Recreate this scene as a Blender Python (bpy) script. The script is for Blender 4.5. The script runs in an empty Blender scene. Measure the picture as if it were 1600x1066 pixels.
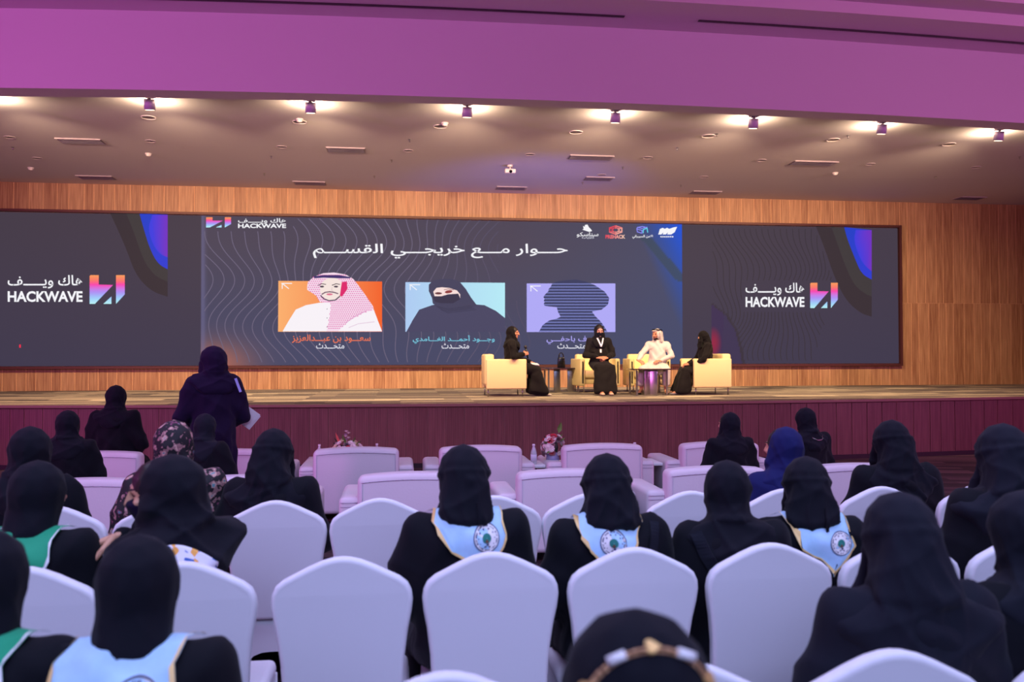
import bpy, bmesh, random
import numpy as np
from math import sin, cos, tan, pi, radians, atan, atan2, sqrt, exp
from mathutils import Vector, Matrix
from mathutils.bvhtree import BVHTree

random.seed(7)
rng = np.random.RandomState(7)
scene = bpy.context.scene
C = scene.collection

# ------------------------------------------------------------------ camera
FPX = 1340.0                      # focal length in pixels of the 1600 px wide frame
EYE = 1.58
YAW, PIT, ROLL = radians(7.43), radians(1.026), atan(.00214)
f0 = np.array([sin(YAW), cos(YAW), 0]); r0 = np.array([cos(YAW), -sin(YAW), 0]); u0 = np.array([0, 0, 1.])
FW = f0 * cos(PIT) + u0 * sin(PIT); up1 = u0 * cos(PIT) - f0 * sin(PIT)
RT = r0 * cos(ROLL) - up1 * sin(ROLL); UP = up1 * cos(ROLL) + r0 * sin(ROLL)
def ray(x, y): return FW * FPX + RT * (x - 800) - UP * (y - 533)
def PY(x, y, Y):                  # the point of the wall-parallel plane at depth Y measured at that place of the photo
    d = ray(x, y); return d * (Y / d[1]) + np.array([0, 0, EYE])
def PZ(x, y, z):                  # the same for a level plane
    d = ray(x, y); return d * ((z - EYE) / d[2]) + np.array([0, 0, EYE])
cam = bpy.data.cameras.new('camera'); cam.sensor_width = 36; cam.lens = FPX / 1600 * 36
cam.dof.use_dof = True; cam.dof.focus_distance = 7.5; cam.dof.aperture_fstop = 2.9
cam.clip_start = .05; cam.clip_end = 200
co = bpy.data.objects.new('camera', cam); C.objects.link(co)
co.matrix_world = Matrix(((RT[0], UP[0], -FW[0], 0), (RT[1], UP[1], -FW[1], 0), (RT[2], UP[2], -FW[2], EYE), (0, 0, 0, 1)))
scene.camera = co

# ------------------------------------------------------------------ world, exposure, big lights
scene.view_settings.view_transform = 'Standard'; scene.view_settings.look = 'None'
scene.view_settings.exposure = 0.12; scene.view_settings.gamma = 1.0; scene.view_settings.use_curve_mapping = False
w = bpy.data.worlds.new('world'); scene.world = w; w.use_nodes = True
w.node_tree.nodes['Background'].inputs[0].default_value = (.5, .4, .6, 1); w.node_tree.nodes['Background'].inputs[1].default_value = .05

def light(kind, name, loc, target, power, color, size=.1, size_y=None, spot=60, blend=.5, spread=180):
    l = bpy.data.lights.new(name, kind); l.energy = power; l.color = color
    if kind == 'AREA':
        l.shape = 'RECTANGLE'; l.size = size; l.size_y = size_y or size; l.spread = radians(spread)
    else:
        l.shadow_soft_size = size
    if kind == 'SPOT':
        l.spot_size = radians(spot); l.spot_blend = blend
    o = bpy.data.objects.new(name, l); C.objects.link(o); o.location = loc
    if target is not None:
        o.rotation_euler = (Vector(target) - Vector(loc)).to_track_quat('-Z', 'Y').to_euler()
    return o
# cool house lights in the hall ceiling over and behind the seats
light('AREA', 'house_light', (0, -3.5, 5.7), (0, 2.6, .2), 192, (.50, .56, 1), 9, 2.5, spread=78)
light('AREA', 'house_light', (1.5, 3.0, 5.8), (1.5, 3.2, 0), 180, (.56, .60, 1), 10, 3, spread=120)
light('AREA', 'house_light', (1.5, 7.0, 5.8), (1.5, 6.4, 0), 70, (.60, .52, 1), 10, 1.5, spread=110)
# magenta wall washers left and right of the hall
light('AREA', 'wash_light', (-11.2, 1.5, 3.6), (.5, 11.2, 5.5), 245, (.80, .19, .72), .8, .8, spread=95)
light('AREA', 'wash_light', (15.6, 1.5, 3.6), (4, 11.2, 5.5), 235, (.80, .22, .66), .8, .8, spread=95)
light('AREA', 'wash_light', (-10.6, 7.0, 3.8), (-4, 11.3, 5.5), 75, (.90, .07, .85), .6, .6)
light('AREA', 'wash_light', (-9.6, 7.5, .9), (0, 12.2, .5), 20, (.80, .08, .75), .5, .5)
light('AREA', 'wash_light', (13.5, 8.0, .9), (8, 12.6, .4), 17, (.90, .05, .55), .5, .5)

# ------------------------------------------------------------------ materials
def lin(c):
    c = np.array(c, float) / 255.; return tuple(np.where(c <= .04045, c / 12.92, ((c + .055) / 1.055) ** 2.4))
MATS = {}
def mat(name, rgb, rough=.6, metal=0, bump=0, bscale=40, spec=.5, vary=0, emit=0, sheen=0, stretch=(1, 1, 1), trans=0, obj_random=0):
    if name in MATS: return MATS[name]
    m = bpy.data.materials.new(name); m.use_nodes = True; nt = m.node_tree; b = nt.nodes['Principled BSDF']
    c = (*lin(rgb), 1)
    b.inputs['Base Color'].default_value = c; b.inputs['Roughness'].default_value = rough
    b.inputs['Metallic'].default_value = metal; b.inputs['Specular IOR Level'].default_value = spec
    if sheen:
        b.inputs['Sheen Weight'].default_value = sheen; b.inputs['Sheen Roughness'].default_value = .5
    if trans: b.inputs['Transmission Weight'].default_value = trans
    if emit:
        b.inputs['Emission Color'].default_value = c; b.inputs['Emission Strength'].default_value = emit
    if bump or vary:
        tc = nt.nodes.new('ShaderNodeTexCoord'); mp = nt.nodes.new('ShaderNodeMapping'); mp.inputs['Scale'].default_value = stretch
        n = nt.nodes.new('ShaderNodeTexNoise'); n.inputs['Scale'].default_value = bscale; n.inputs['Detail'].default_value = 4
        nt.links.new(tc.outputs['Object'], mp.inputs[0]); nt.links.new(mp.outputs[0], n.inputs['Vector'])
        if bump:
            bp = nt.nodes.new('ShaderNodeBump'); bp.inputs['Strength'].default_value = bump; bp.inputs['Distance'].default_value = .01
            nt.links.new(n.outputs['Fac'], bp.inputs['Height']); nt.links.new(bp.outputs[0], b.inputs['Normal'])
        if vary:
            r = nt.nodes.new('ShaderNodeValToRGB'); r.color_ramp.elements[0].position = .3; r.color_ramp.elements[1].position = .7
            cc = np.array(c[:3])
            r.color_ramp.elements[0].color = (*(cc * (1 - vary)), 1); r.color_ramp.elements[1].color = (*np.clip(cc * (1 + vary), 0, 1), 1)
            nt.links.new(n.outputs['Fac'], r.inputs[0]); nt.links.new(r.outputs[0], b.inputs['Base Color'])
    MATS[name] = m; return m

def wood(name, dark, light_, scale=1.0, rough=.5):
    """Laminate boards: grain along Z, hairline grooves, a tone per board."""
    m = bpy.data.materials.new(name); m.use_nodes = True; nt = m.node_tree; N = nt.nodes; L = nt.links; b = N['Principled BSDF']
    tc = N.new('ShaderNodeTexCoord'); oi = N.new('ShaderNodeObjectInfo')
    ad = N.new('ShaderNodeVectorMath'); ad.operation = 'ADD'
    sc = N.new('ShaderNodeVectorMath'); sc.operation = 'SCALE'; sc.inputs['Scale'].default_value = 13.0
    cb = N.new('ShaderNodeCombineXYZ'); L.new(oi.outputs['Random'], cb.inputs[0]); L.new(oi.outputs['Random'], cb.inputs[2]); L.new(cb.outputs[0], sc.inputs[0])
    L.new(tc.outputs['Object'], ad.inputs[0]); L.new(sc.outputs[0], ad.inputs[1])
    mp = N.new('ShaderNodeMapping'); mp.inputs['Scale'].default_value = (28 * scale, 10, 1.3); L.new(ad.outputs[0], mp.inputs[0])
    n = N.new('ShaderNodeTexNoise'); n.inputs['Scale'].default_value = 1.3; n.inputs['Detail'].default_value = 6; L.new(mp.outputs[0], n.inputs['Vector'])
    wv = N.new('ShaderNodeTexWave'); wv.bands_direction = 'X'; wv.inputs['Scale'].default_value = 10.4; wv.inputs['Distortion'].default_value = 0
    L.new(tc.outputs['Object'], wv.inputs['Vector'])
    mx = N.new('ShaderNodeMath'); mx.operation = 'MULTIPLY_ADD'; L.new(n.outputs['Fac'], mx.inputs[0]); mx.inputs[1].default_value = 1.0
    r3 = N.new('ShaderNodeMath'); r3.operation = 'MULTIPLY_ADD'; L.new(oi.outputs['Random'], r3.inputs[0]); r3.inputs[1].default_value = .2; r3.inputs[2].default_value = -.1
    L.new(r3.outputs[0], mx.inputs[2])
    rp = N.new('ShaderNodeValToRGB'); rp.color_ramp.elements[0].position = .28; rp.color_ramp.elements[1].position = .74
    rp.color_ramp.elements[0].color = (*lin(dark), 1); rp.color_ramp.elements[1].color = (*lin(light_), 1); L.new(mx.outputs[0], rp.inputs[0])
    mm = N.new('ShaderNodeMix'); mm.data_type = 'RGBA'; mm.blend_type = 'MULTIPLY'; mm.inputs[0].default_value = .18
    L.new(rp.outputs[0], mm.inputs[6]); L.new(wv.outputs['Color'], mm.inputs[7]); L.new(mm.outputs[2], b.inputs['Base Color'])
    b.inputs['Roughness'].default_value = rough
    bp = N.new('ShaderNodeBump'); bp.inputs['Strength'].default_value = .25; bp.inputs['Distance'].default_value = .004; L.new(wv.outputs['Fac'], bp.inputs['Height']); L.new(bp.outputs[0], b.inputs['Normal'])
    return m

def carpet(name, cols, sx, sy, rot=0):
    """Carpet planks laid end to end in many tones."""
    m = bpy.data.materials.new(name); m.use_nodes = True; nt = m.node_tree; N = nt.nodes; L = nt.links; b = N['Principled BSDF']
    tc = N.new('ShaderNodeTexCoord'); mp = N.new('ShaderNodeMapping'); mp.inputs['Rotation'].default_value = (0, 0, rot); L.new(tc.outputs['Object'], mp.inputs[0])
    br = N.new('ShaderNodeTexBrick'); br.inputs['Color1'].default_value = (0, 0, 0, 1); br.inputs['Color2'].default_value = (1, 1, 1, 1); br.inputs['Mortar'].default_value = (.3, .3, .3, 1)
    br.inputs['Scale'].default_value = 1; br.inputs['Mortar Size'].default_value = .002; br.inputs['Brick Width'].default_value = sx; br.inputs['Row Height'].default_value = sy; br.offset = .37
    L.new(mp.outputs[0], br.inputs['Vector'])
    rp = N.new('ShaderNodeValToRGB'); rp.color_ramp.interpolation = 'LINEAR'
    els = rp.color_ramp.elements
    for i, c in enumerate(cols):
        e = els[i] if i < 2 else els.new(i / (len(cols) - 1)); e.position = i / (len(cols) - 1); e.color = (*lin(c), 1)
    L.new(br.outputs['Color'], rp.inputs[0])
    n = N.new('ShaderNodeTexNoise'); n.inputs['Scale'].default_value = 180; L.new(tc.outputs['Object'], n.inputs['Vector'])
    mm = N.new('ShaderNodeMix'); mm.data_type = 'RGBA'; mm.blend_type = 'OVERLAY'; mm.inputs[0].default_value = .3
    L.new(rp.outputs[0], mm.inputs[6]); L.new(n.outputs['Color'], mm.inputs[7]); L.new(mm.outputs[2], b.inputs['Base Color'])
    b.inputs['Roughness'].default_value = .95
    return m

def emit_mat():
    m = bpy.data.materials.new('screen_print'); m.use_nodes = True; nt = m.node_tree; N = nt.nodes; N['Principled BSDF'].inputs['Specular IOR Level'].default_value = .04
    b = N['Principled BSDF']; b.inputs['Base Color'].default_value = (.003, .003, .003, 1); b.inputs['Roughness'].default_value = .5
    a = N.new('ShaderNodeVertexColor'); a.layer_name = 'Col'
    nt.links.new(a.outputs['Color'], b.inputs['Emission Color']); b.inputs['Emission Strength'].default_value = .88
    return m
SCREEN = emit_mat()

PAINT = mat('ceiling_paint', (208, 198, 204), .9, bump=.05, bscale=6)
WHITE_PAINT = mat('bulkhead_paint', (205, 198, 205), .9)
WALLP = mat('wall_paint', (120, 110, 125), .9)
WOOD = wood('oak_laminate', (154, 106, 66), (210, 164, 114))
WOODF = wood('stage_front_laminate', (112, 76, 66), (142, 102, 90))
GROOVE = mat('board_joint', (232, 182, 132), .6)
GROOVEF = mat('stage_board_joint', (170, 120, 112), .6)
DARK = mat('dark_trim', (30, 22, 26), .5)
BRONZE = mat('screen_frame_metal', (84, 46, 34), .45, metal=.3)
SPANDEX = mat('white_spandex', (220, 220, 228), .75, sheen=.1, bump=.06, bscale=300)
LEATHER_W = mat('white_leather', (212, 206, 214), .5, bump=.08, bscale=60)
CREAM = mat('cream_leather', (240, 216, 154), .5, bump=.08, bscale=60)
SEAM = mat('leather_seam', (176, 168, 188), .6)
CHROME = mat('brushed_steel', (176, 172, 172), .28, metal=1)
BLACKG = mat('black_gloss', (18, 16, 18), .2)
SKIN = mat('skin', (205, 150, 122), .55)
SKIN2 = mat('warm_skin', (188, 128, 98), .55)
LIPS = mat('lips', (168, 84, 80), .5)
EYE_D = mat('dark_eyes_and_hair', (28, 20, 18), .5)
GOLD = mat('gold_trim', (232, 196, 130), .5, bump=.2, bscale=200)
SKY = mat('light_blue_cloth', (172, 210, 242), .8, bump=.25, bscale=14, vary=.10)
GREEN = mat('green_cloth', (22, 150, 108), .8, bump=.25, bscale=20)
WHITEC = mat('white_cloth', (226, 224, 228), .8, bump=.1, bscale=30)
NAVY = mat('navy_print', (52, 52, 92), .7)
TEAL = mat('teal_print', (14, 112, 104), .7)
BROWN = mat('brown_print', (96, 58, 44), .7)
def cloth(name, rgb, bump=.25, bscale=9, sheen=.04): return mat(name, rgb, .85, bump=bump, bscale=bscale, sheen=sheen, spec=.14, stretch=(1.6, 1.6, .45))
BLK = cloth('black_cloth', (16, 17, 27)); BLK2 = cloth('soft_black_cloth', (13, 14, 22)); BLK3 = cloth('charcoal_cloth', (23, 25, 36))
NAVYC = cloth('navy_blue_cloth', (24, 29, 80)); PURP = cloth('dark_purple_cloth', (26, 13, 44)); THOBE = cloth('white_thobe_cloth', (206, 197, 190))
def floral():
    m = bpy.data.materials.new('floral_cloth'); m.use_nodes = True; nt = m.node_tree; N = nt.nodes; L = nt.links; b = N['Principled BSDF']; b.inputs['Roughness'].default_value = .8
    tc = N.new('ShaderNodeTexCoord'); v = N.new('ShaderNodeTexNoise'); v.inputs['Scale'].default_value = 26; v.inputs['Detail'].default_value = 3; L.new(tc.outputs['Object'], v.inputs['Vector'])
    r = N.new('ShaderNodeValToRGB'); r.color_ramp.interpolation = 'CONSTANT'; e = r.color_ramp.elements
    e[0].position = 0; e[0].color = (*lin((20, 18, 26)), 1); e[1].position = .55; e[1].color = (*lin((150, 108, 110)), 1)
    x = e.new(.62); x.color = (*lin((200, 160, 150)), 1); y = e.new(.68); y.color = (*lin((90, 140, 150)), 1); z = e.new(.36); z.color = (*lin((20, 18, 26)), 1)
    q = e.new(.30); q.color = (*lin((120, 60, 90)), 1); e[0].color = (*lin((86, 120, 130)), 1)
    L.new(v.outputs['Fac'], r.inputs[0]); L.new(r.outputs[0], b.inputs['Base Color'])
    return m
FLORAL = floral()
def ghutra():
    m = bpy.data.materials.new('patterned_neckerchief'); m.use_nodes = True; nt = m.node_tree; N = nt.nodes; L = nt.links; b = N['Principled BSDF']
    tc = N.new('ShaderNodeTexCoord'); v = N.new('ShaderNodeTexVoronoi'); v.inputs['Scale'].default_value = 48; L.new(tc.outputs['Object'], v.inputs['Vector'])
    sp = N.new('ShaderNodeSeparateColor'); L.new(v.outputs['Color'], sp.inputs[0])
    r = N.new('ShaderNodeValToRGB'); r.color_ramp.interpolation = 'CONSTANT'; e = r.color_ramp.elements
    e[0].color = (*lin((226, 226, 240)), 1); e[1].position = .45; e[1].color = (*lin((40, 90, 170)), 1); x = e.new(.65); x.color = (*lin((235, 170, 80)), 1); x = e.new(.82); x.color = (*lin((226, 226, 240)), 1)
    L.new(sp.outputs[0], r.inputs[0]); L.new(r.outputs[0], b.inputs['Base Color']); return m
PATT = ghutra()

# ------------------------------------------------------------------ object helpers
def obj(name, me, m=None, parent=None, loc=None, rot=None):
    if isinstance(me, bmesh.types.BMesh):
        b = me; me = bpy.data.meshes.new(name); b.to_mesh(me); b.free()
    o = bpy.data.objects.new(name, me); C.objects.link(o)
    for x in (m if isinstance(m, (list, tuple)) else [m]):
        if x is not None: me.materials.append(x)
    if parent is not None: o.parent = parent
    if loc is not None: o.location = loc
    if rot is not None: o.rotation_euler = rot
    return o
def tag(o, label=None, cat=None, group=None, kind=None):
    if label: o['label'] = label
    if cat: o['category'] = cat
    if group: o['group'] = group
    if kind: o['kind'] = kind
    return o
def thing(name, label, cat, loc=(0, 0, 0), rz=0, group=None):
    o = bpy.data.objects.new(name, None); C.objects.link(o); o.location = loc; o.rotation_euler = (0, 0, rz); o.empty_display_size = .1
    return tag(o, label, cat, group)
def copy_tree(o, parent=None):
    c = o.copy(); C.objects.link(c)
    if parent is not None: c.parent = parent
    for ch in list(o.children): copy_tree(ch, c)
    return c
def smooth(me):
    me.polygons.foreach_set('use_smooth', [True] * len(me.polygons)); return me
def bx(bm, c, s, rot=None):
    g = bmesh.ops.create_cube(bm, size=1.0)
    M = Matrix.Translation(c) @ (rot.to_4x4() if rot is not None else Matrix.Identity(4)) @ Matrix.Diagonal((*s, 1))
    bmesh.ops.transform(bm, matrix=M, verts=g['verts']); return g['verts']
def box(c, s): bm = bmesh.new(); bx(bm, c, s); return bm
def rbox(c, s, r, seg=3, arch=0, top=None):
    bm = bmesh.new(); bx(bm, (0, 0, 0), s)
    bmesh.ops.bevel(bm, geom=list(bm.edges), offset=r, segments=seg, profile=.5, affect='EDGES')
    if arch:
        bmesh.ops.subdivide_edges(bm, edges=[e for e in bm.edges if abs(e.verts[0].co.x - e.verts[1].co.x) > s[0] * .5], cuts=9)
        for v in bm.verts:
            if v.co.z > 0: v.co.z += arch * (1 - (2 * v.co.x / s[0]) ** 2)
    bmesh.ops.translate(bm, vec=c, verts=bm.verts)
    for f in bm.faces: f.smooth = True
    return bm
def cyl(bm, a, b, r, r2=None, n=12, cap=True):
    a = Vector(a); b = Vector(b); d = b - a
    g = bmesh.ops.create_cone(bm, cap_ends=cap, segments=n, radius1=r, radius2=r if r2 is None else r2, depth=d.length)
    M = Matrix.Translation((a + b) / 2) @ d.to_track_quat('Z', 'Y').to_matrix().to_4x4()
    bmesh.ops.transform(bm, matrix=M, verts=g['verts'])
    for v in g['verts']:
        for f in v.link_faces:
            if len(f.verts) == 4: f.smooth = True
def tube(bm, pts, r, n=8):
    for a, b in zip(pts[:-1], pts[1:]): cyl(bm, a, b, r, n=n)
def lathe(prof, n=24):
    bm = bmesh.new(); rings = []
    for r, z in prof: rings.append([bm.verts.new((r * cos(2 * pi * i / n), r * sin(2 * pi * i / n), z)) for i in range(n)])
    for A, B in zip(rings[:-1], rings[1:]):
        for i in range(n): f = bm.faces.new((A[i], A[(i + 1) % n], B[(i + 1) % n], B[i])); f.smooth = True
    for R, fl in ((rings[0], True), (rings[-1], False)):
        if prof[0 if fl else -1][0] > .0005: bm.faces.new(R[::-1] if fl else R)
    return bm
def pydata(name, vs, fs):
    me = bpy.data.meshes.new(name); me.from_pydata([tuple(v) for v in vs], [], fs); me.update(); return me

# ------------------------------------------------------------------ the room
def arcy(y0, k, xc=2.45): return lambda x: y0 + k * (x - xc) ** 2
EDGE = arcy(12.12, .0107, 2.6); FASC = arcy(12.18, .0107, 2.6)
B_OUT = arcy(11.14, .0058); B_IN = arcy(11.45, .0068)
XL, XR, YB, YREAR = -12.0, 17.0, 18.24, -9.0
ZS, ZC, ZB, ZH = .908, 5.09, 4.97, 5.98
def strip(rows, n=58):
    """rows: list of (yfunc or number, z); one connected surface along X."""
    xs = np.linspace(XL, XR, n + 1); vs = []; fs = []
    for f, z in rows:
        for x in xs: vs.append((x, f(x) if callable(f) else f, z))
    for r in range(len(rows) - 1):
        for i in range(n):
            a = r * (n + 1) + i; fs.append((a, a + 1, a + n + 2, a + n + 1))
    return vs, fs
def st(o, k='structure'): o['kind'] = k; return o
HCARP = carpet('hall_carpet', [(46, 36, 40), (62, 48, 52), (110, 84, 90), (50, 40, 44)], 1.6, .16, .25)
SCARP = carpet('stage_carpet', [(70, 62, 58), (112, 100, 90), (92, 82, 76), (176, 160, 136), (84, 76, 72), (206, 190, 160), (100, 90, 84)], 1.1, .26)
fl = st(obj('floor', box(((XL + XR) / 2, 2.0, -.05), (XR - XL, 22, .1)), HCARP))
vs, fs = strip([(lambda x: EDGE(x) - .0, ZS - .0), (YB + .1, ZS)]); stage = st(obj('stage_floor', pydata('stage_floor', vs, fs), SCARP))
vs, fs = strip([(lambda x: EDGE(x), ZS - .035), (EDGE, ZS + .001), (lambda x: EDGE(x) + .06, ZS + .002)]); st(obj('trim_1', pydata('trim_1', vs, fs), mat('stage_nosing', (150, 120, 100), .5)))
vs, fs = strip([(lambda x: FASC(x) + .012, 0), (lambda x: FASC(x) + .012, ZS - .03), (EDGE, ZS - .035)])
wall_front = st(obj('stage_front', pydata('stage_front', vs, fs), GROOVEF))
# boards on the curved stage front: each one a part
bw = .262
def plank_mesh(w_, h_, t=.018):
    bm = box((0, 0, 0), (w_, t, h_)); bmesh.ops.bevel(bm, geom=[e for e in bm.edges if abs(e.verts[0].co.z - e.verts[1].co.z) > h_ * .5], offset=.002, segments=1, affect='EDGES')
    me = bpy.data.meshes.new('plank'); bm.to_mesh(me); bm.free(); return me
def planks(parent, xs, ws, yf, z0, z1, m, tilt=None):
    cache = {}
    for x, w_ in zip(xs, ws):
        key = round(w_, 3)
        if key not in cache:
            cache[key] = plank_mesh(w_, z1 - z0); cache[key].materials.append(m)
        o = bpy.data.objects.new('plank', cache[key]); C.objects.link(o); o.parent = parent
        o.location = (x, yf(x) if callable(yf) else yf, (z0 + z1) / 2)
        if tilt: o.rotation_euler = (0, 0, atan(tilt(x)))
def runs(a, b, wsel):
    xs = []; ws = []; x = a; i = 0
    while x < b - .05:
        w_ = min(wsel[rng.randint(len(wsel))], b - x); xs.append(x + w_ / 2); ws.append(w_ - .013); x += w_
    return xs, ws
xs, ws = runs(-9.6, 14.8, [.262, .262, .2, .3])
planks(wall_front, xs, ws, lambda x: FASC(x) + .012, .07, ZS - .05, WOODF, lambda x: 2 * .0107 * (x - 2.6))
vs, fs = strip([(lambda x: FASC(x) - .004, 0), (lambda x: FASC(x) - .004, .07)]); st(obj('baseboard_front', pydata('baseboard_front', vs, fs), DARK))
# rear stage wall with a recess for the LED screen
S0, S1 = -9.20, 11.27; SZ0, SZ1 = 1.395, 4.49
bm = bmesh.new()
bx(bm, ((XL + XR) / 2, YB + .068, 3.0), (XR - XL, .1, 4.3))
wall_back = st(obj('wall_back', bm, GROOVE))
xs, ws = runs(-9.6, S1 + .06, [.262, .18, .262, .3, .22]); planks(wall_back, xs, ws, YB + .02, SZ1 + .05, ZC, WOOD)
xs, ws = runs(-9.6, S1 + .06, [.262, .18, .262, .3, .22]); planks(wall_back, xs, ws, YB + .02, ZS, SZ0 - .05, WOOD)
xs, ws = runs(S1 + .06, 16.3, [.22, .18, .262, .25]); planks(wall_back, xs, ws, YB + .02, 2.78, ZC, WOOD)
xs, ws = runs(S1 + .06, 16.3, [.22, .18, .262, .25]); planks(wall_back, xs, ws, YB + .02, ZS, 2.775, WOOD)
st(obj('wall_left', box((XL - .1, 4.6, 3.3), (.2, 27.4, 6.8)), WALLP)); st(obj('wall_right', box((XR + .1, 4.6, 3.3), (.2, 27.4, 6.8)), WALLP))
st(obj('wall_rear', box(((XL + XR) / 2, YREAR - .1, 3.3), (XR - XL, .2, 6.8)), WALLP))
# ceilings: stage ceiling, lowered beam with its purple face, hall soffit and coffer
vs, fs = strip([(B_IN, ZC), (YB + .1, ZC)]); ceil_stage = st(obj('ceiling_stage', pydata('ceiling_stage', vs, fs), PAINT))
vs, fs = strip([(B_IN, ZC + .01), (B_IN, ZB), (B_OUT, ZB), (B_OUT, ZH)]); st(obj('ceiling_bulkhead', pydata('ceiling_bulkhead', vs, fs), WHITE_PAINT))
off = lambda d: (lambda x: B_OUT(x) - d)
vs, fs = strip([(B_OUT, ZH), (off(.92), ZH), (off(.92), ZH + .15), (off(1.25), ZH + .15), (off(1.25), ZH + .34), (YREAR, ZH + .34)])
st(obj('ceiling', pydata('ceiling', vs, fs), PAINT))
def slot(x0, x1, d=.40):
    n = 30; xs_ = np.linspace(x0, x1, n); vs = []; fs = []
    for x in xs_:
        y = B_OUT(x) - d
        vs += [(x, y - .025, ZH - .004), (x, y + .025, ZH - .004), (x, y + .025, ZH - .012), (x, y - .025, ZH - .012)]
    for i in range(n - 1):
        a = 4 * i
        for p, q in ((0, 1), (1, 2), (2, 3), (3, 0)): fs.append((a + p, a + q, a + 4 + q, a + 4 + p))
    return pydata('air_slot', vs, fs)
tag(obj('air_slot', slot(-6.5, PZ(975, 26, ZH)[0]), DARK), 'long dark linear air slot in the hall soffit, left of the gap', 'air slot', 'linear air slots')
tag(obj('air_slot', slot(PZ(1090, 33, ZH)[0], 12), DARK), 'long dark linear air slot in the hall soffit, right of the gap', 'air slot', 'linear air slots')

# ------------------------------------------------------------------ LED screen
Yp = 18.20
class Print:
    """Flat picture content of the screen: coloured polygons lying on the panel."""
    def __init__(s, off): s.v = []; s.f = []; s.c = []; s.y = Yp - off
    def poly(s, pts, col, nest=0):
        i0 = len(s.v)
        for x, y in pts:
            p = PY(x, y, s.y - nest); s.v.append(p)
            c = col(x, y) if callable(col) else col; s.c.append((*lin(c), 1))
        s.f.append(list(range(i0, len(s.v))))
    def ell(s, cx, cy, rx, ry, col, nest=0, n=20, rot=0):
        s.poly([(cx + rx * cos(a) * cos(rot) - ry * sin(a) * sin(rot), cy + rx * cos(a) * sin(rot) + ry * sin(a) * cos(rot)) for a in np.linspace(0, 2 * pi, n, endpoint=False)], col, nest)
    def line(s, pts, w_, col, nest=0):
        pts = [np.array(p, float) for p in pts]
        for i in range(len(pts) - 1):
            a, b = pts[i], pts[i + 1]; d = b - a; L_ = np.hypot(*d)
            if L_ < 1e-6: continue
            n = np.array([-d[1], d[0]]) / L_ * w_ / 2; e = d / L_ * w_ * .3
            s.poly([a + n - e, b + n + e, b - n + e, a - n - e], col, nest)
    def build(s, name, parent):
        me = pydata(name, s.v, s.f); ca = me.color_attributes.new('Col', 'FLOAT_COLOR', 'POINT')
        ca.data.foreach_set('color', np.array(s.c, 'f').ravel())
        return obj(name, me, SCREEN, parent)
led = thing('led_screen', 'wide wall-mounted LED screen showing a panel slide between two dark logo areas', 'screen', (0, 0, 0))
def interp(y, pts):
    ys = [p[1] for p in pts]; xs_ = [p[0] for p in pts]; return np.interp(y, ys, xs_)
def mixc(a, b, t): t = min(1, max(0, t)); return tuple(a[i] * (1 - t) + b[i] * t for i in range(3))
def side(x, y, sx, kind):
    base = (72, 62, 74)
    c = mixc(base, (66, 60, 80), (y - 330) / 240)
    if kind == 'R':
        b = interp(y, [(1111, 474), (1135, 492), (1150, 515), (1158, 545), (1162, 570)])
        if 1111 < x < b and y > 474: c = mixc((64, 50, 84), (150, 40, 70), 1 - ((x - 1114) ** 2 / 200 + (y - 536) ** 2 / 700)) if x < 1130 else (64, 54, 84)
        if abs(x - b) < 2 and y > 474: c = (60, 52, 62)
    return c
def slide(x, y):
    c = mixc((78, 70, 88), (72, 74, 104), (y - 380) / 160)
    c = mixc(c, (70, 78, 112), (x - 800) / 400)
    g = exp(-((x - 330) / 62) ** 2 - ((y - 572) / 38) ** 2); c = mixc(c, (196, 112, 88), .85 * g)
    d = (x - 1000) + (420 - y) * .45 - 20
    if d > 0: c = mixc(c, (24, 84, 224), d / 75)
    d2 = (x - 1008 - (y - 370) * .85)
    if abs(d2) < 9 and 372 < y < 440: c = mixc(c, (60, 74, 92), .8)
    c = mixc(c, (112, 108, 150), .6 * exp(-((x - 317) / 4) ** 2))
    return c
def bg(x, y):
    if 314 <= x <= 1066: return slide(x, y)
    return side(x, y, 0, 'L' if x < 314 else 'R')
A0, A1 = PY(314, 450, Yp), PY(1066, 450, Yp)
W1 = S1 - A1[0]; x_left = A0[0] - W1
def unproj(p):
    d = np.array(p) - np.array([0, 0, EYE]); z = d @ FW; return 800 + FPX * (d @ RT) / z, 533 - FPX * (d @ UP) / z
def panel():
    parts = [(x_left, A0[0], 150), (A0[0], A1[0], 330), (A1[0], S1 - .03, 180)]
    V = []; Fs = []; Cs = []; nz = 84
    for k, (a, b, n) in enumerate(parts):
        i0 = len(V)
        for i in range(n + 1):
            for j in range(nz + 1):
                p = (a + (b - a) * i / n, Yp, SZ0 + .01 + (SZ1 - SZ0 - .02) * j / nz); V.append(p)
                px, py = unproj(p)
                px = min(px, 313.9) if k == 0 else (max(min(px, 1066), 314) if k == 1 else max(px, 1066.1))
                Cs.append((*lin(bg(px, py)), 1))
        for i in range(n):
            for j in range(nz):
                q = i0 + i * (nz + 1) + j; Fs.append((q, q + nz + 1, q + nz + 2, q + 1))
    me = pydata('display_panel', V, Fs); ca = me.color_attributes.new('Col', 'FLOAT_COLOR', 'POINT'); ca.data.foreach_set('color', np.array(Cs, 'f').ravel())
    return obj('display_panel', me, SCREEN, led)
panel()
xm = (x_left + S1) / 2; wd = S1 - x_left
for z in (SZ0 - .025, SZ1 + .025): obj('frame', box((xm, Yp - .02, z), (wd + .05, .10, .05)), BRONZE, led)
for x in (x_left - .02, S1): obj('side_frame', box((x, Yp - .015, (SZ0 + SZ1) / 2), (.06, .12, SZ1 - SZ0 + .1)), BRONZE, led)
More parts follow.
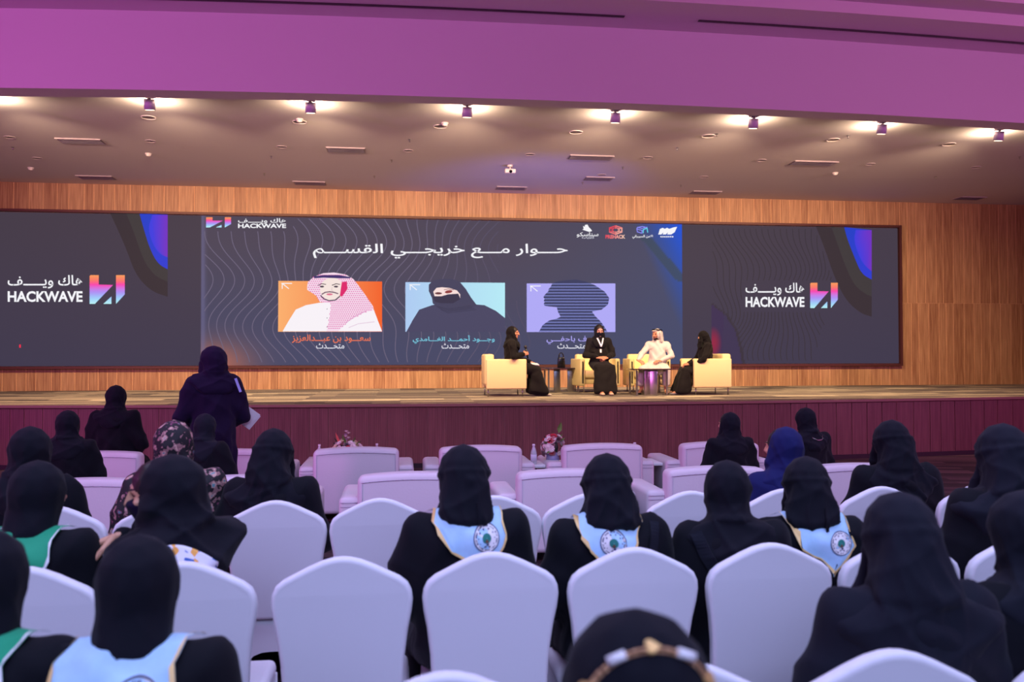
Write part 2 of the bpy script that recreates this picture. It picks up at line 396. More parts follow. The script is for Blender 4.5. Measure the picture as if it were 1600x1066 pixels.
# flowing colour shapes of the two side pictures
def chaikin(p, n=3):
    for _ in range(n):
        q = [p[0]]
        for a, b in zip(p[:-1], p[1:]): q += [(a[0] * .75 + b[0] * .25, a[1] * .75 + b[1] * .25), (a[0] * .25 + b[0] * .75, a[1] * .25 + b[1] * .75)]
        p = q + [p[-1]]
    return p
for top, cut, o1, o2, o3 in ((331.5, 262, [(172, 333), (196, 385), (212, 430), (236, 455), (262, 464)], [(218, 334), (223, 352), (233, 386), (246, 412), (262, 421)], [(238, 336), (231, 358), (240, 385), (251, 398), (262, 402)]), (355.5, 1362, [(1275, 354), (1290, 392), (1304, 434), (1322, 470), (1345, 490), (1362, 495)], [(1319, 355), (1324, 374), (1335, 402), (1346, 428), (1362, 437)], [(1337, 359.5), (1334, 376), (1342, 400), (1350, 414), (1362, 424)])):
    tp = top + 2.5; P_ = Print(.003)
    c1 = chaikin(o1); P_.poly(c1 + [(cut, tp + 1.5)], (60, 50, 56)); mid_ = [((a[0] * .45 + b[0] * .55), (a[1] * .45 + b[1] * .55)) for a, b in zip(chaikin(o1), chaikin([o2[min(i, len(o2) - 1)] for i in range(len(o1))]))]
    P_.poly(mid_ + [(cut, tp + 1.5)], (66, 60, 62), .002)
    P_.build('brown_wave_shape', led)
    P_ = Print(.007); P_.poly(chaikin(o2) + [(cut, tp + 1.5)], lambda x, y: mixc((38, 66, 200), (52, 62, 214), (y - top) / 90)); P_.poly(chaikin(o3) + [(cut, tp + 1.8)], lambda x, y: mixc((66, 64, 226), (128, 50, 190), (x - cut + 14) / 16), .002)
    P_.build('blue_wave_shape', led)
# contour lines
P_ = Print(.004); rs = np.random.RandomState(3)
def wav(x0, y):
    t = (x0 - 330) / 100
    return x0 + .75 * (20 * sin(y / 31 + t * .9) + 12 * sin(y / 17 - t * 1.3 + 1) + 16 * sin(y / 70 + t * .5 + 2) ) + (y - 450) * .10
for k in range(34):
    x0 = 300 + 16.5 * k; pts = []; col = mixc((112, 103, 128), (80, 74, 98), (x0 - 620) / 220)
    for y in np.arange(342, 570, 4.0):
        x = wav(x0, y)
        ok = 318 < x < 830 and not (x > 700 and y < 470 and x > 780) and not (x < 458 and y < 360)
        if ok: pts.append((x, y))
        else:
            if len(pts) > 1: P_.line(pts, 1.2, col)
            pts = []
    if len(pts) > 1: P_.line(pts, 1.2, col)
P_.build('contour_lines', led)['kind'] = 'stuff'
P_ = Print(.004)
for k in range(26):
    x0 = 1112 + 7.5 * k; pts = []
    for y in np.arange(358, 566, 5.0):
        x = x0 + 14 * sin(y / 34 + k * .12) + 6 * sin(y / 15 - k * .1)
        if 1113 < x < 1300 - max(0, (y - 470) * .3) and x < interp(y, [(1272, 352), (1300, 434), (1300, 600)]) and x > interp(y, [(1113, 352), (1113, 474), (1150, 515), (1165, 570)]) and not (1160 < x < 1312 and 438 < y < 484): pts.append((x, y))
        else:
            if len(pts) > 1: P_.line(pts, 1.1, (60, 52, 60))
            pts = []
    if len(pts) > 1: P_.line(pts, 1.1, (60, 52, 60))
P_.build('dark_contour_lines', led)['kind'] = 'stuff'

# Arabic shaping into presentation forms, written in visual order
AR = {}
for ch, base, n in [('ا', 0xFE8D, 2), ('أ', 0xFE83, 2), ('ب', 0xFE8F, 4), ('ة', 0xFE93, 2), ('ت', 0xFE95, 4), ('ث', 0xFE99, 4), ('ج', 0xFE9D, 4), ('ح', 0xFEA1, 4), ('خ', 0xFEA5, 4), ('د', 0xFEA9, 2), ('ر', 0xFEAD, 2), ('ز', 0xFEAF, 2), ('س', 0xFEB1, 4), ('ض', 0xFEBD, 4), ('ع', 0xFEC9, 4), ('غ', 0xFECD, 4), ('ف', 0xFED1, 4), ('ق', 0xFED5, 4), ('ك', 0xFED9, 4), ('ل', 0xFEDD, 4), ('م', 0xFEE1, 4), ('ن', 0xFEE5, 4), ('ه', 0xFEE9, 4), ('و', 0xFEED, 2), ('ي', 0xFEF1, 4)]:
    AR[ch] = (base, n)
def shape_ar(s):
    s = s.replace('لا', 'ﻻ'); out = []
    for i, ch in enumerate(s):
        p = s[i - 1] if i else ' '; q = s[i + 1] if i + 1 < len(s) else ' '
        pj = p == 'ـ' or (p in AR and AR[p][1] == 4); qj = q == 'ـ' or q in AR or q == 'ﻻ'
        if ch == 'ﻻ': out.append(chr(0xFEFC) if pj else chr(0xFEFB)); continue
        if ch not in AR: out.append(ch); continue
        b, n = AR[ch]
        if n == 2: out.append(chr(b + (1 if pj else 0)))
        else: out.append(chr(b + (3 if pj and qj else 1 if pj else 2 if qj else 0)))
    return ''.join(out[::-1])
def lettering(name, text, bbox, col, off=.012, bold=.01, ar=False, col2=None):
    cu = bpy.data.curves.new('lettering', 'FONT'); cu.body = shape_ar(text) if ar else text; cu.resolution_u = 3; cu.offset = bold; cu.fill_mode = 'FRONT'
    o = bpy.data.objects.new('tmp', cu); C.objects.link(o); dg = bpy.context.evaluated_depsgraph_get()
    me = bpy.data.meshes.new_from_object(o.evaluated_get(dg)); bpy.data.objects.remove(o); bpy.data.curves.remove(cu)
    v = np.zeros(len(me.vertices) * 3); me.vertices.foreach_get('co', v); v = v.reshape(-1, 3)
    mn, mx_ = v.min(0), v.max(0); x0, y0, x1, y1 = bbox
    u = (v[:, 0] - mn[0]) / (mx_[0] - mn[0]); t = (v[:, 1] - mn[1]) / (mx_[1] - mn[1])
    out = []; cc = []
    p00, p10, p01, p11 = [PY(a, b, Yp - off) for a, b in ((x0, y1), (x1, y1), (x0, y0), (x1, y0))]
    for a, b in zip(u, t):
        out.append((p00 * (1 - a) + p10 * a) * (1 - b) + (p01 * (1 - a) + p11 * a) * b); c = col if col2 is None else mixc(col, col2, a); cc.append((*lin(c), 1))
    fs = [list(q.vertices) for q in me.polygons]; iv = sorted((v[q, 0].min(), v[q, 0].max()) for q in fs); cuts = []; end = iv[0][1]
    for l0, l1 in iv:
        if l0 - end > .16: cuts.append((l0 + end) / 2)
        end = max(end, l1)
    out = np.array(out); cc = np.array(cc)
    for w_i in range(len(cuts) + 1):
        lo = cuts[w_i - 1] if w_i else -9e9; hi = cuts[w_i] if w_i < len(cuts) else 9e9
        sel = [q for q in fs if lo < v[q[0], 0] < hi]; ids = sorted({i for q in sel for i in q}); mp = {i: k for k, i in enumerate(ids)}
        m2 = pydata(name, out[ids], [[mp[i] for i in q] for q in sel]); ca = m2.color_attributes.new('Col', 'FLOAT_COLOR', 'POINT'); ca.data.foreach_set('color', cc[ids].astype('f').ravel())
        obj(name, m2, SCREEN, led)
Wt = (250, 250, 255)
lettering('title_lettering', 'حـــوار مـــع خريجـــي القســـم', (489, 381, 887, 404), Wt, ar=True, bold=.012)
for bb, mk in (((12, 430, 129, 451), 0), ((1165, 442, 1257, 462), 0), ((372, 341, 447, 350), 0)): lettering('logo_lettering', 'هاك ويـــــف', bb, Wt, ar=True, bold=.012)
for bb in ((12, 455, 129, 472), (1165, 464, 1257, 480), (372, 349.5, 447, 356.5)): lettering('logo_lettering', 'HACKWAVE', bb, Wt, bold=.03)
lettering('name_lettering', 'سعـــود بن عبـــدالعزيز', (456, 523, 579, 536), (246, 122, 84), ar=True)
lettering('name_lettering', 'وجـــود أحمـــد الغـــامدي', (645, 524, 773, 537), (126, 214, 240), ar=True)
lettering('name_lettering', 'ـــوف باحفـــي', (854, 525, 936, 538), (176, 168, 250), ar=True)
for bb in ((494, 536.5, 538, 545), (690, 536.5, 733, 545), (871, 536.5, 915, 545)): lettering('role_lettering', 'متحـــدث', bb, (232, 232, 245), ar=True)
lettering('partner_lettering', 'سناسكو', (901, 363, 935, 371), Wt, ar=True, bold=.012); lettering('partner_lettering', 'القابضة', (909, 369, 928, 374), (220, 220, 235), ar=True)
lettering('partner_lettering', 'PREHACK', (946, 367, 977, 373), (235, 70, 90), bold=.04, col2=(250, 215, 190))
lettering('partner_lettering', 'الامن السيبراني', (988, 367, 1020, 373), Wt, ar=True, bold=.02)
MARK = [[(0, .03), (.03, 0), (.26, 0), (.26, .33), (.67, .34), (.15, 1), (0, 1)], [(.39, 1), (.62, .74), (.62, 1)], [(.75, 0), (1, 0), (1, .67), (.75, 1)]]
def grad(t):
    st_ = [(0, (255, 160, 96)), (.2, (255, 120, 110)), (.34, (255, 70, 180)), (.45, (216, 120, 226)), (.6, (176, 148, 250)), (.8, (160, 210, 255)), (1, (190, 246, 250))]
    for (a, ca), (b, cb) in zip(st_[:-1], st_[1:]):
        if t <= b: return mixc(ca, cb, (t - a) / (b - a))
    return st_[-1][1]
def clip_band(poly, y0, y1):
    def cl(p, f):
        o = []
        for i in range(len(p)):
            a, b = p[i - 1], p[i]; fa, fb = f(a), f(b)
            if (fa >= 0) != (fb >= 0): t = fa / (fa - fb); o.append((a[0] + (b[0] - a[0]) * t, a[1] + (b[1] - a[1]) * t))
            if fb >= 0: o.append(b)
        return o
    q = cl(poly, lambda p: p[1] - y0)
    return cl(q, lambda p: y1 - p[1]) if q else q
def logo_mark(bb, off=.012):
    P_ = Print(off); x0, y0, x1, y1 = bb
    for pl in MARK:
        for k in range(12):
            q = clip_band(pl, k / 12, (k + 1) / 12)
            if len(q) > 2: P_.poly([(x0 + a * (x1 - x0), y0 + b * (y1 - y0)) for a, b in q], lambda x, y: grad((y - y0) / (y1 - y0)))
    P_.build('logo_mark', led)
for bb in ((140, 430, 195, 475), (1266, 442, 1309, 481.5), (322, 339.5, 361, 355.5)): logo_mark(bb)
P_ = Print(.012); P_.poly([(30, 538.5), (32.5, 538.5), (32.5, 543.5), (30, 543.5)], (250, 50, 80)); P_.build('red_status_pixel', led)
# partner emblems
P_ = Print(.012)
P_.poly([(910, 359), (913, 357), (914, 351.5), (918, 351), (920, 355), (923.5, 358.5), (925, 361), (921, 362.5), (916, 361)], Wt); P_.poly([(911, 353), (914, 355), (914, 358), (912, 358)], Wt)
P_.build('bird_emblem', led)
P_ = Print(.012)
for k in range(6):
    a = pi / 6 + k * pi / 3; b = a + pi / 3; c = mixc((226, 62, 84), (250, 176, 160), (cos(a) + 1) / 2)
    P_.line([(962 + 11 * cos(a), 359.5 + 6.4 * sin(a)), (962 + 11 * cos(b), 359.5 + 6.4 * sin(b))], 2, c); P_.line([(962 + 6.5 * cos(a), 359.5 + 3.8 * sin(a)), (962 + 6.5 * cos(b), 359.5 + 3.8 * sin(b))], 1.4, c)
    P_.line([(962 + 4 * cos(a), 359.5 + 2.3 * sin(a)), (962 + 11 * cos(a), 359.5 + 6.4 * sin(a))], 1.2, c)
P_.build('hexagon_emblem', led)
P_ = Print(.012); cA, cB = (140, 140, 250), (100, 214, 240)
P_.line([(995, 358), (996, 355.5), (1004, 354), (1008, 355)], 1.4, cA); P_.line([(995, 358), (1003, 360), (1003, 364.5), (996, 362.5), (995, 358)], 1.4, cA); P_.line([(1005, 364), (1005, 359), (1011, 356.5), (1012, 363)], 1.6, cB); P_.line([(996, 355.5), (1003, 357), (1011, 355)], 1.3, cA)
P_.build('cube_emblem', led)
P_ = Print(.012)
for x, w_ in ((1031, 8), (1038, 8), (1045, 13)): P_.poly([(x - 2.5, 366.5), (x, 358), (x + w_ * .55, 355.5 if w_ > 8 else 356), (x + w_, 354.5 if w_ > 8 else 358), (x + w_ * .7, 363), (x + w_ * .3, 366.5)], Wt)
for k in range(7): P_.poly([(1032 + k * 3, 369), (1034 + k * 3, 369), (1034 + k * 3, 371), (1032 + k * 3, 371)], Wt)
P_.build('leaf_emblem', led)
# portraits
def arrow(P_, x, y): P_.line([(x, y), (x + 10, y + 8)], 1.3, Wt, .008); P_.line([(x - 1, y), (x + 15, y)], 1.3, Wt, .008); P_.line([(x, y), (x, y + 8)], 1.3, Wt, .008)
P_ = Print(.008)
P_.poly([(435, 439), (597, 440), (597, 518.5), (434.5, 518.5)], lambda x, y: mixc((255, 178, 112), (246, 100, 44), (x - 435) / 162)); arrow(P_, 441, 443)
P_.poly([(441.5, 518), (452, 500), (462, 484), (478, 477), (500, 473), (545, 472), (575, 480), (584, 484), (590, 500), (597, 518)], (252, 246, 252), .002)
gh = [(480, 447), (481, 441), (490, 433), (505, 427), (522, 426), (540, 429), (552, 436), (560, 446), (570, 460), (583, 479), (584, 485), (570, 488), (545, 502), (528, 518), (510, 518), (514, 500), (517, 474), (500, 472), (494, 462), (480, 453)]
P_.poly(gh, (250, 224, 242), .004)
for j, yy in enumerate(np.arange(430, 516, 3.2)):
    for xx in np.arange(482 + (j % 2) * 1.6, 582, 3.2):
        q = gh; ins = False
        for i in range(len(q)):
            a, b = q[i - 1], q[i]
            if (a[1] > yy) != (b[1] > yy) and xx < (b[0] - a[0]) * (yy - a[1]) / (b[1] - a[1]) + a[0]: ins = not ins
        if ins: P_.poly([(xx - .8, yy - .8), (xx + .8, yy - .8), (xx + .8, yy + .8), (xx - .8, yy + .8)], (226, 84, 170), .005)
P_.ell(519, 452, 19, 18, (250, 232, 226), .008); P_.poly([(534, 441), (542, 440), (543, 452), (534, 464), (531, 462)], (224, 40, 110), .009)
P_.poly([(490, 432), (505, 430), (530, 430), (548, 433), (547, 435), (530, 435), (505, 434), (491, 435)], (62, 44, 110), .009)
for x in (503, 525): P_.line([(x - 6, 446), (x, 443.5), (x + 6, 444.5)], 1.2, (70, 56, 70), .010); P_.ell(x, 448, 3.4, 1.5, (80, 66, 82), .010)
P_.line([(503, 460), (508, 457), (515, 456), (522, 457), (528, 459)], 1.8, (120, 90, 110), .010); P_.ell(515, 460, 5, 1.6, (226, 120, 150), .011)
P_.line([(501, 462), (506, 467), (514, 470), (524, 469), (531, 463)], 1.8, (84, 66, 90), .010); P_.line([(519, 449), (518, 454), (521, 455)], .8, (214, 190, 196), .010)
for yy in (483, 497, 511): P_.ell(511, yy, .8, .8, (120, 120, 130), .010, 8)
P_.line([(572, 486), (555, 494), (540, 505)], .9, (220, 150, 200), .010); P_.line([(585, 503), (560, 506), (545, 512)], .9, (226, 196, 220), .010)
P_.build('man_portrait', led)
P_ = Print(.008)
P_.poly([(633.5, 441), (789, 442), (789, 518.5), (633.5, 518.5)], lambda x, y: mixc((176, 206, 246), (184, 238, 250), (x - 633) / 156)); arrow(P_, 641, 445)
dk = (70, 68, 96)
P_.poly([(635, 518.5), (645, 500), (655, 484), (675, 477), (700, 472), (745, 476), (757, 477), (775, 486), (789, 497), (789, 518.5)], (74, 72, 102), .002)
P_.poly([(676, 474), (675, 466), (670, 455), (670, 445), (676, 439), (690, 436), (706, 436), (718, 440), (728, 452), (736, 465), (745, 477), (730, 484), (705, 487), (685, 481)], dk, .004)
P_.poly([(677, 456), (682, 450), (690, 449), (702, 450), (714, 454), (719, 460), (719, 466), (716, 459), (700, 460), (690, 463), (679, 463)], (252, 226, 222), .006)
P_.ell(685, 458.5, 5.5, 1.8, (110, 60, 66), .008); P_.ell(701, 456, 6, 2.4, (150, 64, 66), .008, rot=-.15); P_.line([(694, 453), (701, 451.5), (709, 453)], 1, (150, 90, 96), .009)
P_.poly([(676, 464), (690, 463), (716, 459), (718, 468), (708, 474), (690, 474), (680, 472)], (58, 54, 78), .007)
for k in range(4): P_.line([(680 + k * 3, 478 + k * 2), (700, 483 + k * 2), (735 + k * 3, 478 + k * 2)], .8, (60, 58, 84), .008)
P_.build('veiled_woman_portrait', led)
P_ = Print(.008)
P_.poly([(823, 443), (961.5, 443), (961.5, 519), (823, 519)], (178, 172, 250)); arrow(P_, 829.5, 447)
sil = [(842, 518.5), (848, 508), (858, 501), (870, 498), (876, 495), (872, 488), (870, 480), (858, 479), (851, 478), (849.5, 475), (851, 472), (849.5, 470), (851, 467), (849, 464.5), (851, 461), (857, 455), (857, 452), (860, 449), (863, 443), (870, 440), (884, 438), (900, 437), (915, 440), (930, 446), (945, 456), (952, 466), (950, 476), (940, 484), (925, 487), (930, 494), (938, 502), (944, 510), (949, 518.5)]
P_.poly(sil, (58, 62, 98), .002)
for y in np.arange(443, 518, 4.6):
    q = clip_band(sil, y, y + 1.8)
    if len(q) > 2: P_.poly(q, (116, 124, 190), .005)
P_.build('silhouette_portrait', led)

# ------------------------------------------------------------------ ceiling fittings
def world_on_ceiling(x, y): return PZ(x, y, ZC)
fix_px = [(-20, 156), (233, 160), (485, 165), (730, 172), (962, 181), (1178, 190), (1379, 199), (1562, 210)]
FIXM = mat('fixture_enamel', (190, 180, 200), .5); LAMP = mat('lamp_glow', (255, 226, 180), .5, emit=4)
for i, (x, y) in enumerate(fix_px):
    p = PZ(x, y - 1, ZC - .07)
    side_ = ['far left, cut by the photo edge', 'first whole one from the left', 'second whole one from the left', 'third whole one from the left', 'middle one above the third portrait', 'third one from the right', 'second one from the right', 'rightmost one'][i]
    t = thing('ceiling_spotlight', 'purple-lit cylindrical stage spotlight under the stage ceiling, ' + side_, 'spotlight', (p[0], p[1], ZC), 0, 'stage spotlights')
    tl = Matrix.Rotation(radians(12), 3, 'X')
    bm = bmesh.new(); cyl(bm, tl @ Vector((0, 0, -.035)), tl @ Vector((0, 0, -.175)), .072, n=20); obj('lamp_housing', bm, FIXM, t)
    bm = bmesh.new(); cyl(bm, (0, 0, 0), (0, 0, -.05), .02, n=10); bx(bm, (0, 0, -.006), (.12, .12, .012)); obj('mount', bm, FIXM, t)
    bm = bmesh.new(); cyl(bm, tl @ Vector((0, 0, -.172)), tl @ Vector((0, 0, -.178)), .058, n=20); obj('lamp_glass', bm, LAMP, t)
    # the lamp's own light: a beam over the stage and the spill of its open top
    a = light('SPOT', 'stage_beam', (p[0], p[1] + .12, ZC - .24), (p[0] + .1, 16.6, ZS + .6), 600, (1, .72, .42), .06, spot=112, blend=.8)
    b = light('SPOT', 'lamp_spill', (p[0], p[1] + .15, ZC - .12), (p[0], p[1] + .35, ZC + 1), 36, (1, .74, .46), .03, spot=172, blend=.12)
RING = mat('diffuser_ring', (226, 214, 210), .5); RINGF = mat('dull_ring', (176, 160, 164), .6)
for i, (x, y, r) in enumerate([(232, 183, .10), (468, 190, .10), (688, 197, .10), (900, 206, .10), (1107, 212, .10), (1302, 218, .10), (1483, 225, .10), (15, 214, .08), (440, 229, .08), (638, 235, .08), (828, 241, .08), (1012, 246, .08), (1190, 250, .08), (1360, 256, .08), (1525, 261, .08), (58, 247, .08), (235, 220, .08), (1100, 276, .08), (940, 273, .08)]):
    p = world_on_ceiling(x, y)
    od = ['first', 'second', 'third', 'fourth', 'fifth', 'sixth', 'seventh']
    col_ = ('bright round downlight ring just behind the %s whole spotlight from the left' % od[i]) if i < 7 else 'faint round downlight ring in the stage ceiling, ' + ['at the left edge of the photo', 'behind the second spotlight', 'behind the third spotlight, farther back', 'between third and middle spotlights', 'between the two dots right of the camera', 'behind the fifth spotlight', 'right of the near right vent', 'at the right end', 'near the left edge, low', 'right above the left detector', 'left of the far right vent', 'below the blue-glinting vent'][i - 7]
    t = thing('recessed_downlight', col_, 'downlight', (p[0], p[1], ZC), 0, 'bright downlight rings behind the spotlights' if i < 7 else 'faint downlight rings deeper in the ceiling')
    bm = bmesh.new()
    for k in range(24):
        a0, a1 = 2 * pi * k / 24, 2 * pi * (k + 1) / 24
        q = [(rr * cos(a), rr * sin(a), z) for rr, a, z in ((r + .007, a0, -.002), (r + .007, a1, -.002), (r + .003, a1, -.012), (r + .003, a0, -.012), (r - .004, a0, -.004), (r - .004, a1, -.004))]
        v = [bm.verts.new(c) for c in q]; bm.faces.new((v[0], v[1], v[2], v[3])); bm.faces.new((v[3], v[2], v[5], v[4]))
    obj('trim_ring', bm, RING if i < 7 else RINGF, t)
    bm = bmesh.new(); cyl(bm, (0, 0, -.001), (0, 0, -.004), r - .008, n=20); obj('lens', bm, mat('unlit_lens', (120, 104, 108), .5), t)
for i, (x0, x1, y, ln) in enumerate([(88, 156, 217, 'lowest left one, nearest the spotlights'), (510, 570, 231, 'second from the left in the near row'), (890, 960, 243, 'blue-glinting, third in the near row'), (1240, 1312, 252, 'right one of the near row'), (120, 174, 275, 'far row, leftmost'), (458, 508, 284, 'far row, second from the left'), (776, 824, 292, 'far row, above the middle of the screen'), (1082, 1128, 299, 'far row, second from the right'), (1500, 1542, 308, 'far row, rightmost'), (915, 960, 277, 'small one behind the blue-glinting vent')]):
    a = world_on_ceiling(x0, y); b = world_on_ceiling(x1, y); w_ = b[0] - a[0]; dpt = .34 if i < 4 else .36
    t = thing('ceiling_vent', 'rectangular white-framed air vent in the ceiling, ' + ln, 'vent', ((a[0] + b[0]) / 2, a[1] + .1, ZC), 0, 'ceiling vents')
    bm = bmesh.new()
    bx(bm, (0, -dpt / 2, -.010), (w_, .02, .020)); bx(bm, (0, dpt / 2, -.004), (w_, .014, .008)); bx(bm, (-w_ / 2, 0, -.004), (.014, dpt, .008)); bx(bm, (w_ / 2, 0, -.004), (.014, dpt, .008)); obj('frame', bm, RINGF, t)
    obj('grille_backing', box((0, 0, -.004), (w_ - .03, dpt - .03, .006)), DARK, t)
    for k in range(6): obj('slat', box((0, -dpt / 2 + (k + 1) * dpt / 7, -.012), (w_ - .04, .012, .012)), mat('vent_slat', (120, 108, 118), .5), t)
for i, (x, y) in enumerate([(232, 240), (1305, 270), (48, 262), (695, 192), (468, 186)]):
    p = world_on_ceiling(x, y); nm = ['under the first spotlight', 'right part of the ceiling', 'by the left edge near the wall', 'beside the third spotlight', 'beside the second spotlight'][i]
    t = thing('smoke_detector', 'small round white ceiling detector, ' + nm, 'detector', (p[0], p[1], ZC), 0, 'ceiling detectors')
    obj('base', lathe([(.055, 0), (.055, -.015), (.05, -.02)], 16), RING, t); obj('sensor_cap', lathe([(.045, -.018), (.04, -.04), (.015, -.05), (0, -.05)], 16), RING, t)
for i, (x, y) in enumerate([(640, 218), (424, 244), (413, 271), (612, 250), (585, 275), (1058, 231), (973, 261), (1325, 212), (1120, 209), (1462, 276), (1593, 245), (910, 285), (20, 230), (1064, 289)]):
    p = world_on_ceiling(x, y)
    wh = ['left of the third spotlight ring', 'left of the second near vent', 'below left of the second near vent', 'right of the second near vent', 'above the fourth far vent', 'right of the fifth spotlight ring', 'right of the dome camera', 'right of the sixth spotlight ring', 'beside the fifth spotlight ring', 'lower right of the ceiling', 'at the right edge', 'low above the slide emblems', 'at the left edge', 'above the second vent from the right'][i]
    t = thing('sprinkler_head', 'tiny metal sprinkler head on the stage ceiling, ' + wh, 'sprinkler', (p[0], p[1], ZC), 0, 'sprinkler heads')
    bm = bmesh.new(); cyl(bm, (0, 0, 0), (0, 0, -.004), .028, n=12); cyl(bm, (0, 0, 0), (0, 0, -.04), .008, n=8); cyl(bm, (0, 0, -.04), (0, 0, -.044), .016, n=10); obj('fitting', bm, CHROME, t)
p = world_on_ceiling(797, 258)
t = thing('ceiling_camera', 'white dome camera hanging on a bracket from the middle of the stage ceiling', 'camera', (p[0], p[1], ZC))
bm = bmesh.new(); cyl(bm, (0, 0, 0), (0, 0, -.04), .05, n=16); cyl(bm, (0, 0, -.03), (0, 0, -.08), .015, n=10); obj('bracket', bm, RING, t)
obj('housing', rbox((0, -.02, -.12), (.20, .12, .08), .02), RING, t)
bm = bmesh.new(); cyl(bm, (0, -.08, -.13), (0, -.10, -.14), .028, n=14); obj('lens', bm, BLACKG, t)
light('SPOT', 'added_blue_fill', (3.2, 13.2, 1.1), (2.6, 17.0, 5.0), 330, (.12, .16, 1), .15, spot=60, blend=1)  # unseen lamp, added only to tint a patch of the stage ceiling blue

# ------------------------------------------------------------------ hall seating
def banquet_chair():
    t = thing('banquet_chair', 'x', 'chair')
    half = [(.188, .42), (.189, .52), (.194, .62), (.205, .71), (.216, .77), (.220, .81), (.216, .84), (.204, .865), (.18, .885), (.14, .905), (.10, .925), (.06, .942), (.025, .951)]
    out = [(x, z) for x, z in half] + [(0, .953)] + [(-x, z) for x, z in half[::-1]]
    bm = bmesh.new(); fv = [bm.verts.new((x, .022, z)) for x, z in out]; bv = [bm.verts.new((x, -.022, z)) for x, z in out]; n = len(out)
    bm.faces.new(fv); rear = bm.faces.new(bv[::-1])
    for i in range(n): bm.faces.new((fv[i - 1], fv[i], bv[i], bv[i - 1]))
    bmesh.ops.recalc_face_normals(bm, faces=bm.faces)
    ed = [e for e in bm.edges if abs(e.verts[0].co.y - e.verts[1].co.y) < 1e-5]
    bmesh.ops.bevel(bm, geom=ed, offset=.016, segments=4, profile=.5, affect='EDGES')
    for v in bm.verts: v.co.y += -(v.co.z - .45) * .14 - .10 * (v.co.x ** 2)
    for f in bm.faces: f.smooth = len(f.verts) < 8
    obj('backrest', bm, SPANDEX, t)
    # the fine hem seam of the cover just inside the edge
    obj('seat', rbox((0, .23, .44), (.42, .44, .06), .025), SPANDEX, t)
    vs = []; fs = []; q = 12
    cor = [(-.205, .01), (.205, .01), (.205, .44), (-.205, .44)]
    for s in range(4):
        a, b = cor[s], cor[(s + 1) % 4]; i0 = len(vs)
        for i in range(q + 1):
            u = i / q; w_ = 2 * u - 1; zb = .03 + .24 * (1 - w_ ** 4)
            for j in range(5):
                v = j / 4; pin = .025 * sin(pi * v) * 0
                vs.append((a[0] + (b[0] - a[0]) * u, a[1] + (b[1] - a[1]) * u, .44 - v * (.44 - zb)))
        for i in range(q):
            for j in range(4): k = i0 + i * 5 + j; fs.append((k, k + 1, k + 6, k + 5))
    me = pydata('skirt', vs, fs); smooth(me); obj('skirt', me, SPANDEX, t)
    for x, y in cor:
        bm = bmesh.new(); cyl(bm, (x * .97, .225 + (y - .225) * .97, .42), (x, y, .0), .014, .012, n=10); obj('leg', bm, SPANDEX, t)
    return t
proto = banquet_chair(); first = [True]
def place_chair(X, Y, label, rz=0, group='white covered banquet chairs'):
    if first[0]: o = proto; first[0] = False
    else: o = copy_tree(proto)
    o.location = (X, Y, 0); o.rotation_euler = (0, 0, rz); tag(o, label, None, group); return o
RY = {0: 1.72 + .07, 'A': 2.75 + .07, 'B': 3.86 + .07}
L1 = 'white spandex-covered banquet chair '
for X, lab in [(-1.12, 'at the left edge, behind the woman in the green neckerchief'), (-.66, 'behind the masked woman who reaches out her hand'), (-.18, 'empty with its whole back in view, left of the frontmost pair'), (.29, 'with its whole back in view behind the left light-blue neckerchief'), (.76, 'above the gold headband, behind the second light-blue neckerchief'), (1.23, 'right of the gold headband, behind the woman with the bag strap'), (1.70, 'mostly hidden by the large veiled woman at the right'), (2.17, 'sliver beside the right edge, between the two rightmost women')]:
    place_chair(X, RY['A'], L1 + lab)
for X, lab in [(-1.46, 'small piece in view behind the green neckerchief woman'), (-1.0, 'seen above the reaching hand, behind the floral shawl'), (-.54, 'behind the lone veiled woman left of centre'), (-.09, 'empty, between the lone veiled woman and the left light-blue neckerchief'), (.42, 'empty, partly hidden by the left light-blue neckerchief'), (.86, 'empty, mostly hidden between the two central light-blue neckerchiefs'), (1.34, 'empty, left of the smooth black hood with the bag strap'), (1.80, 'behind the blue-scarfed woman'), (2.29, 'behind the niqab woman in front of the dark aisle carpet'), (2.80, 'partly seen by the right edge, behind the tallest hood')]:
    place_chair(X, RY['B'], L1 + lab)
for X, lab in [(-1.30, 'under the frame at the far lower left'), (-.83, 'under the lower left woman with the kerchief emblem'), (.09, 'only its crown showing at the bottom left of the headband'), (.57, 'sliver of its crown right of the gold headband'), (1.04, 'large blurred crown at the bottom, behind the large veiled woman'), (1.54, 'crown cut by the bottom right corner')]:
    place_chair(X, RY[0], L1 + lab)
place_chair(.36, .68, L1 + 'nearest of all, under the woman with the headband')

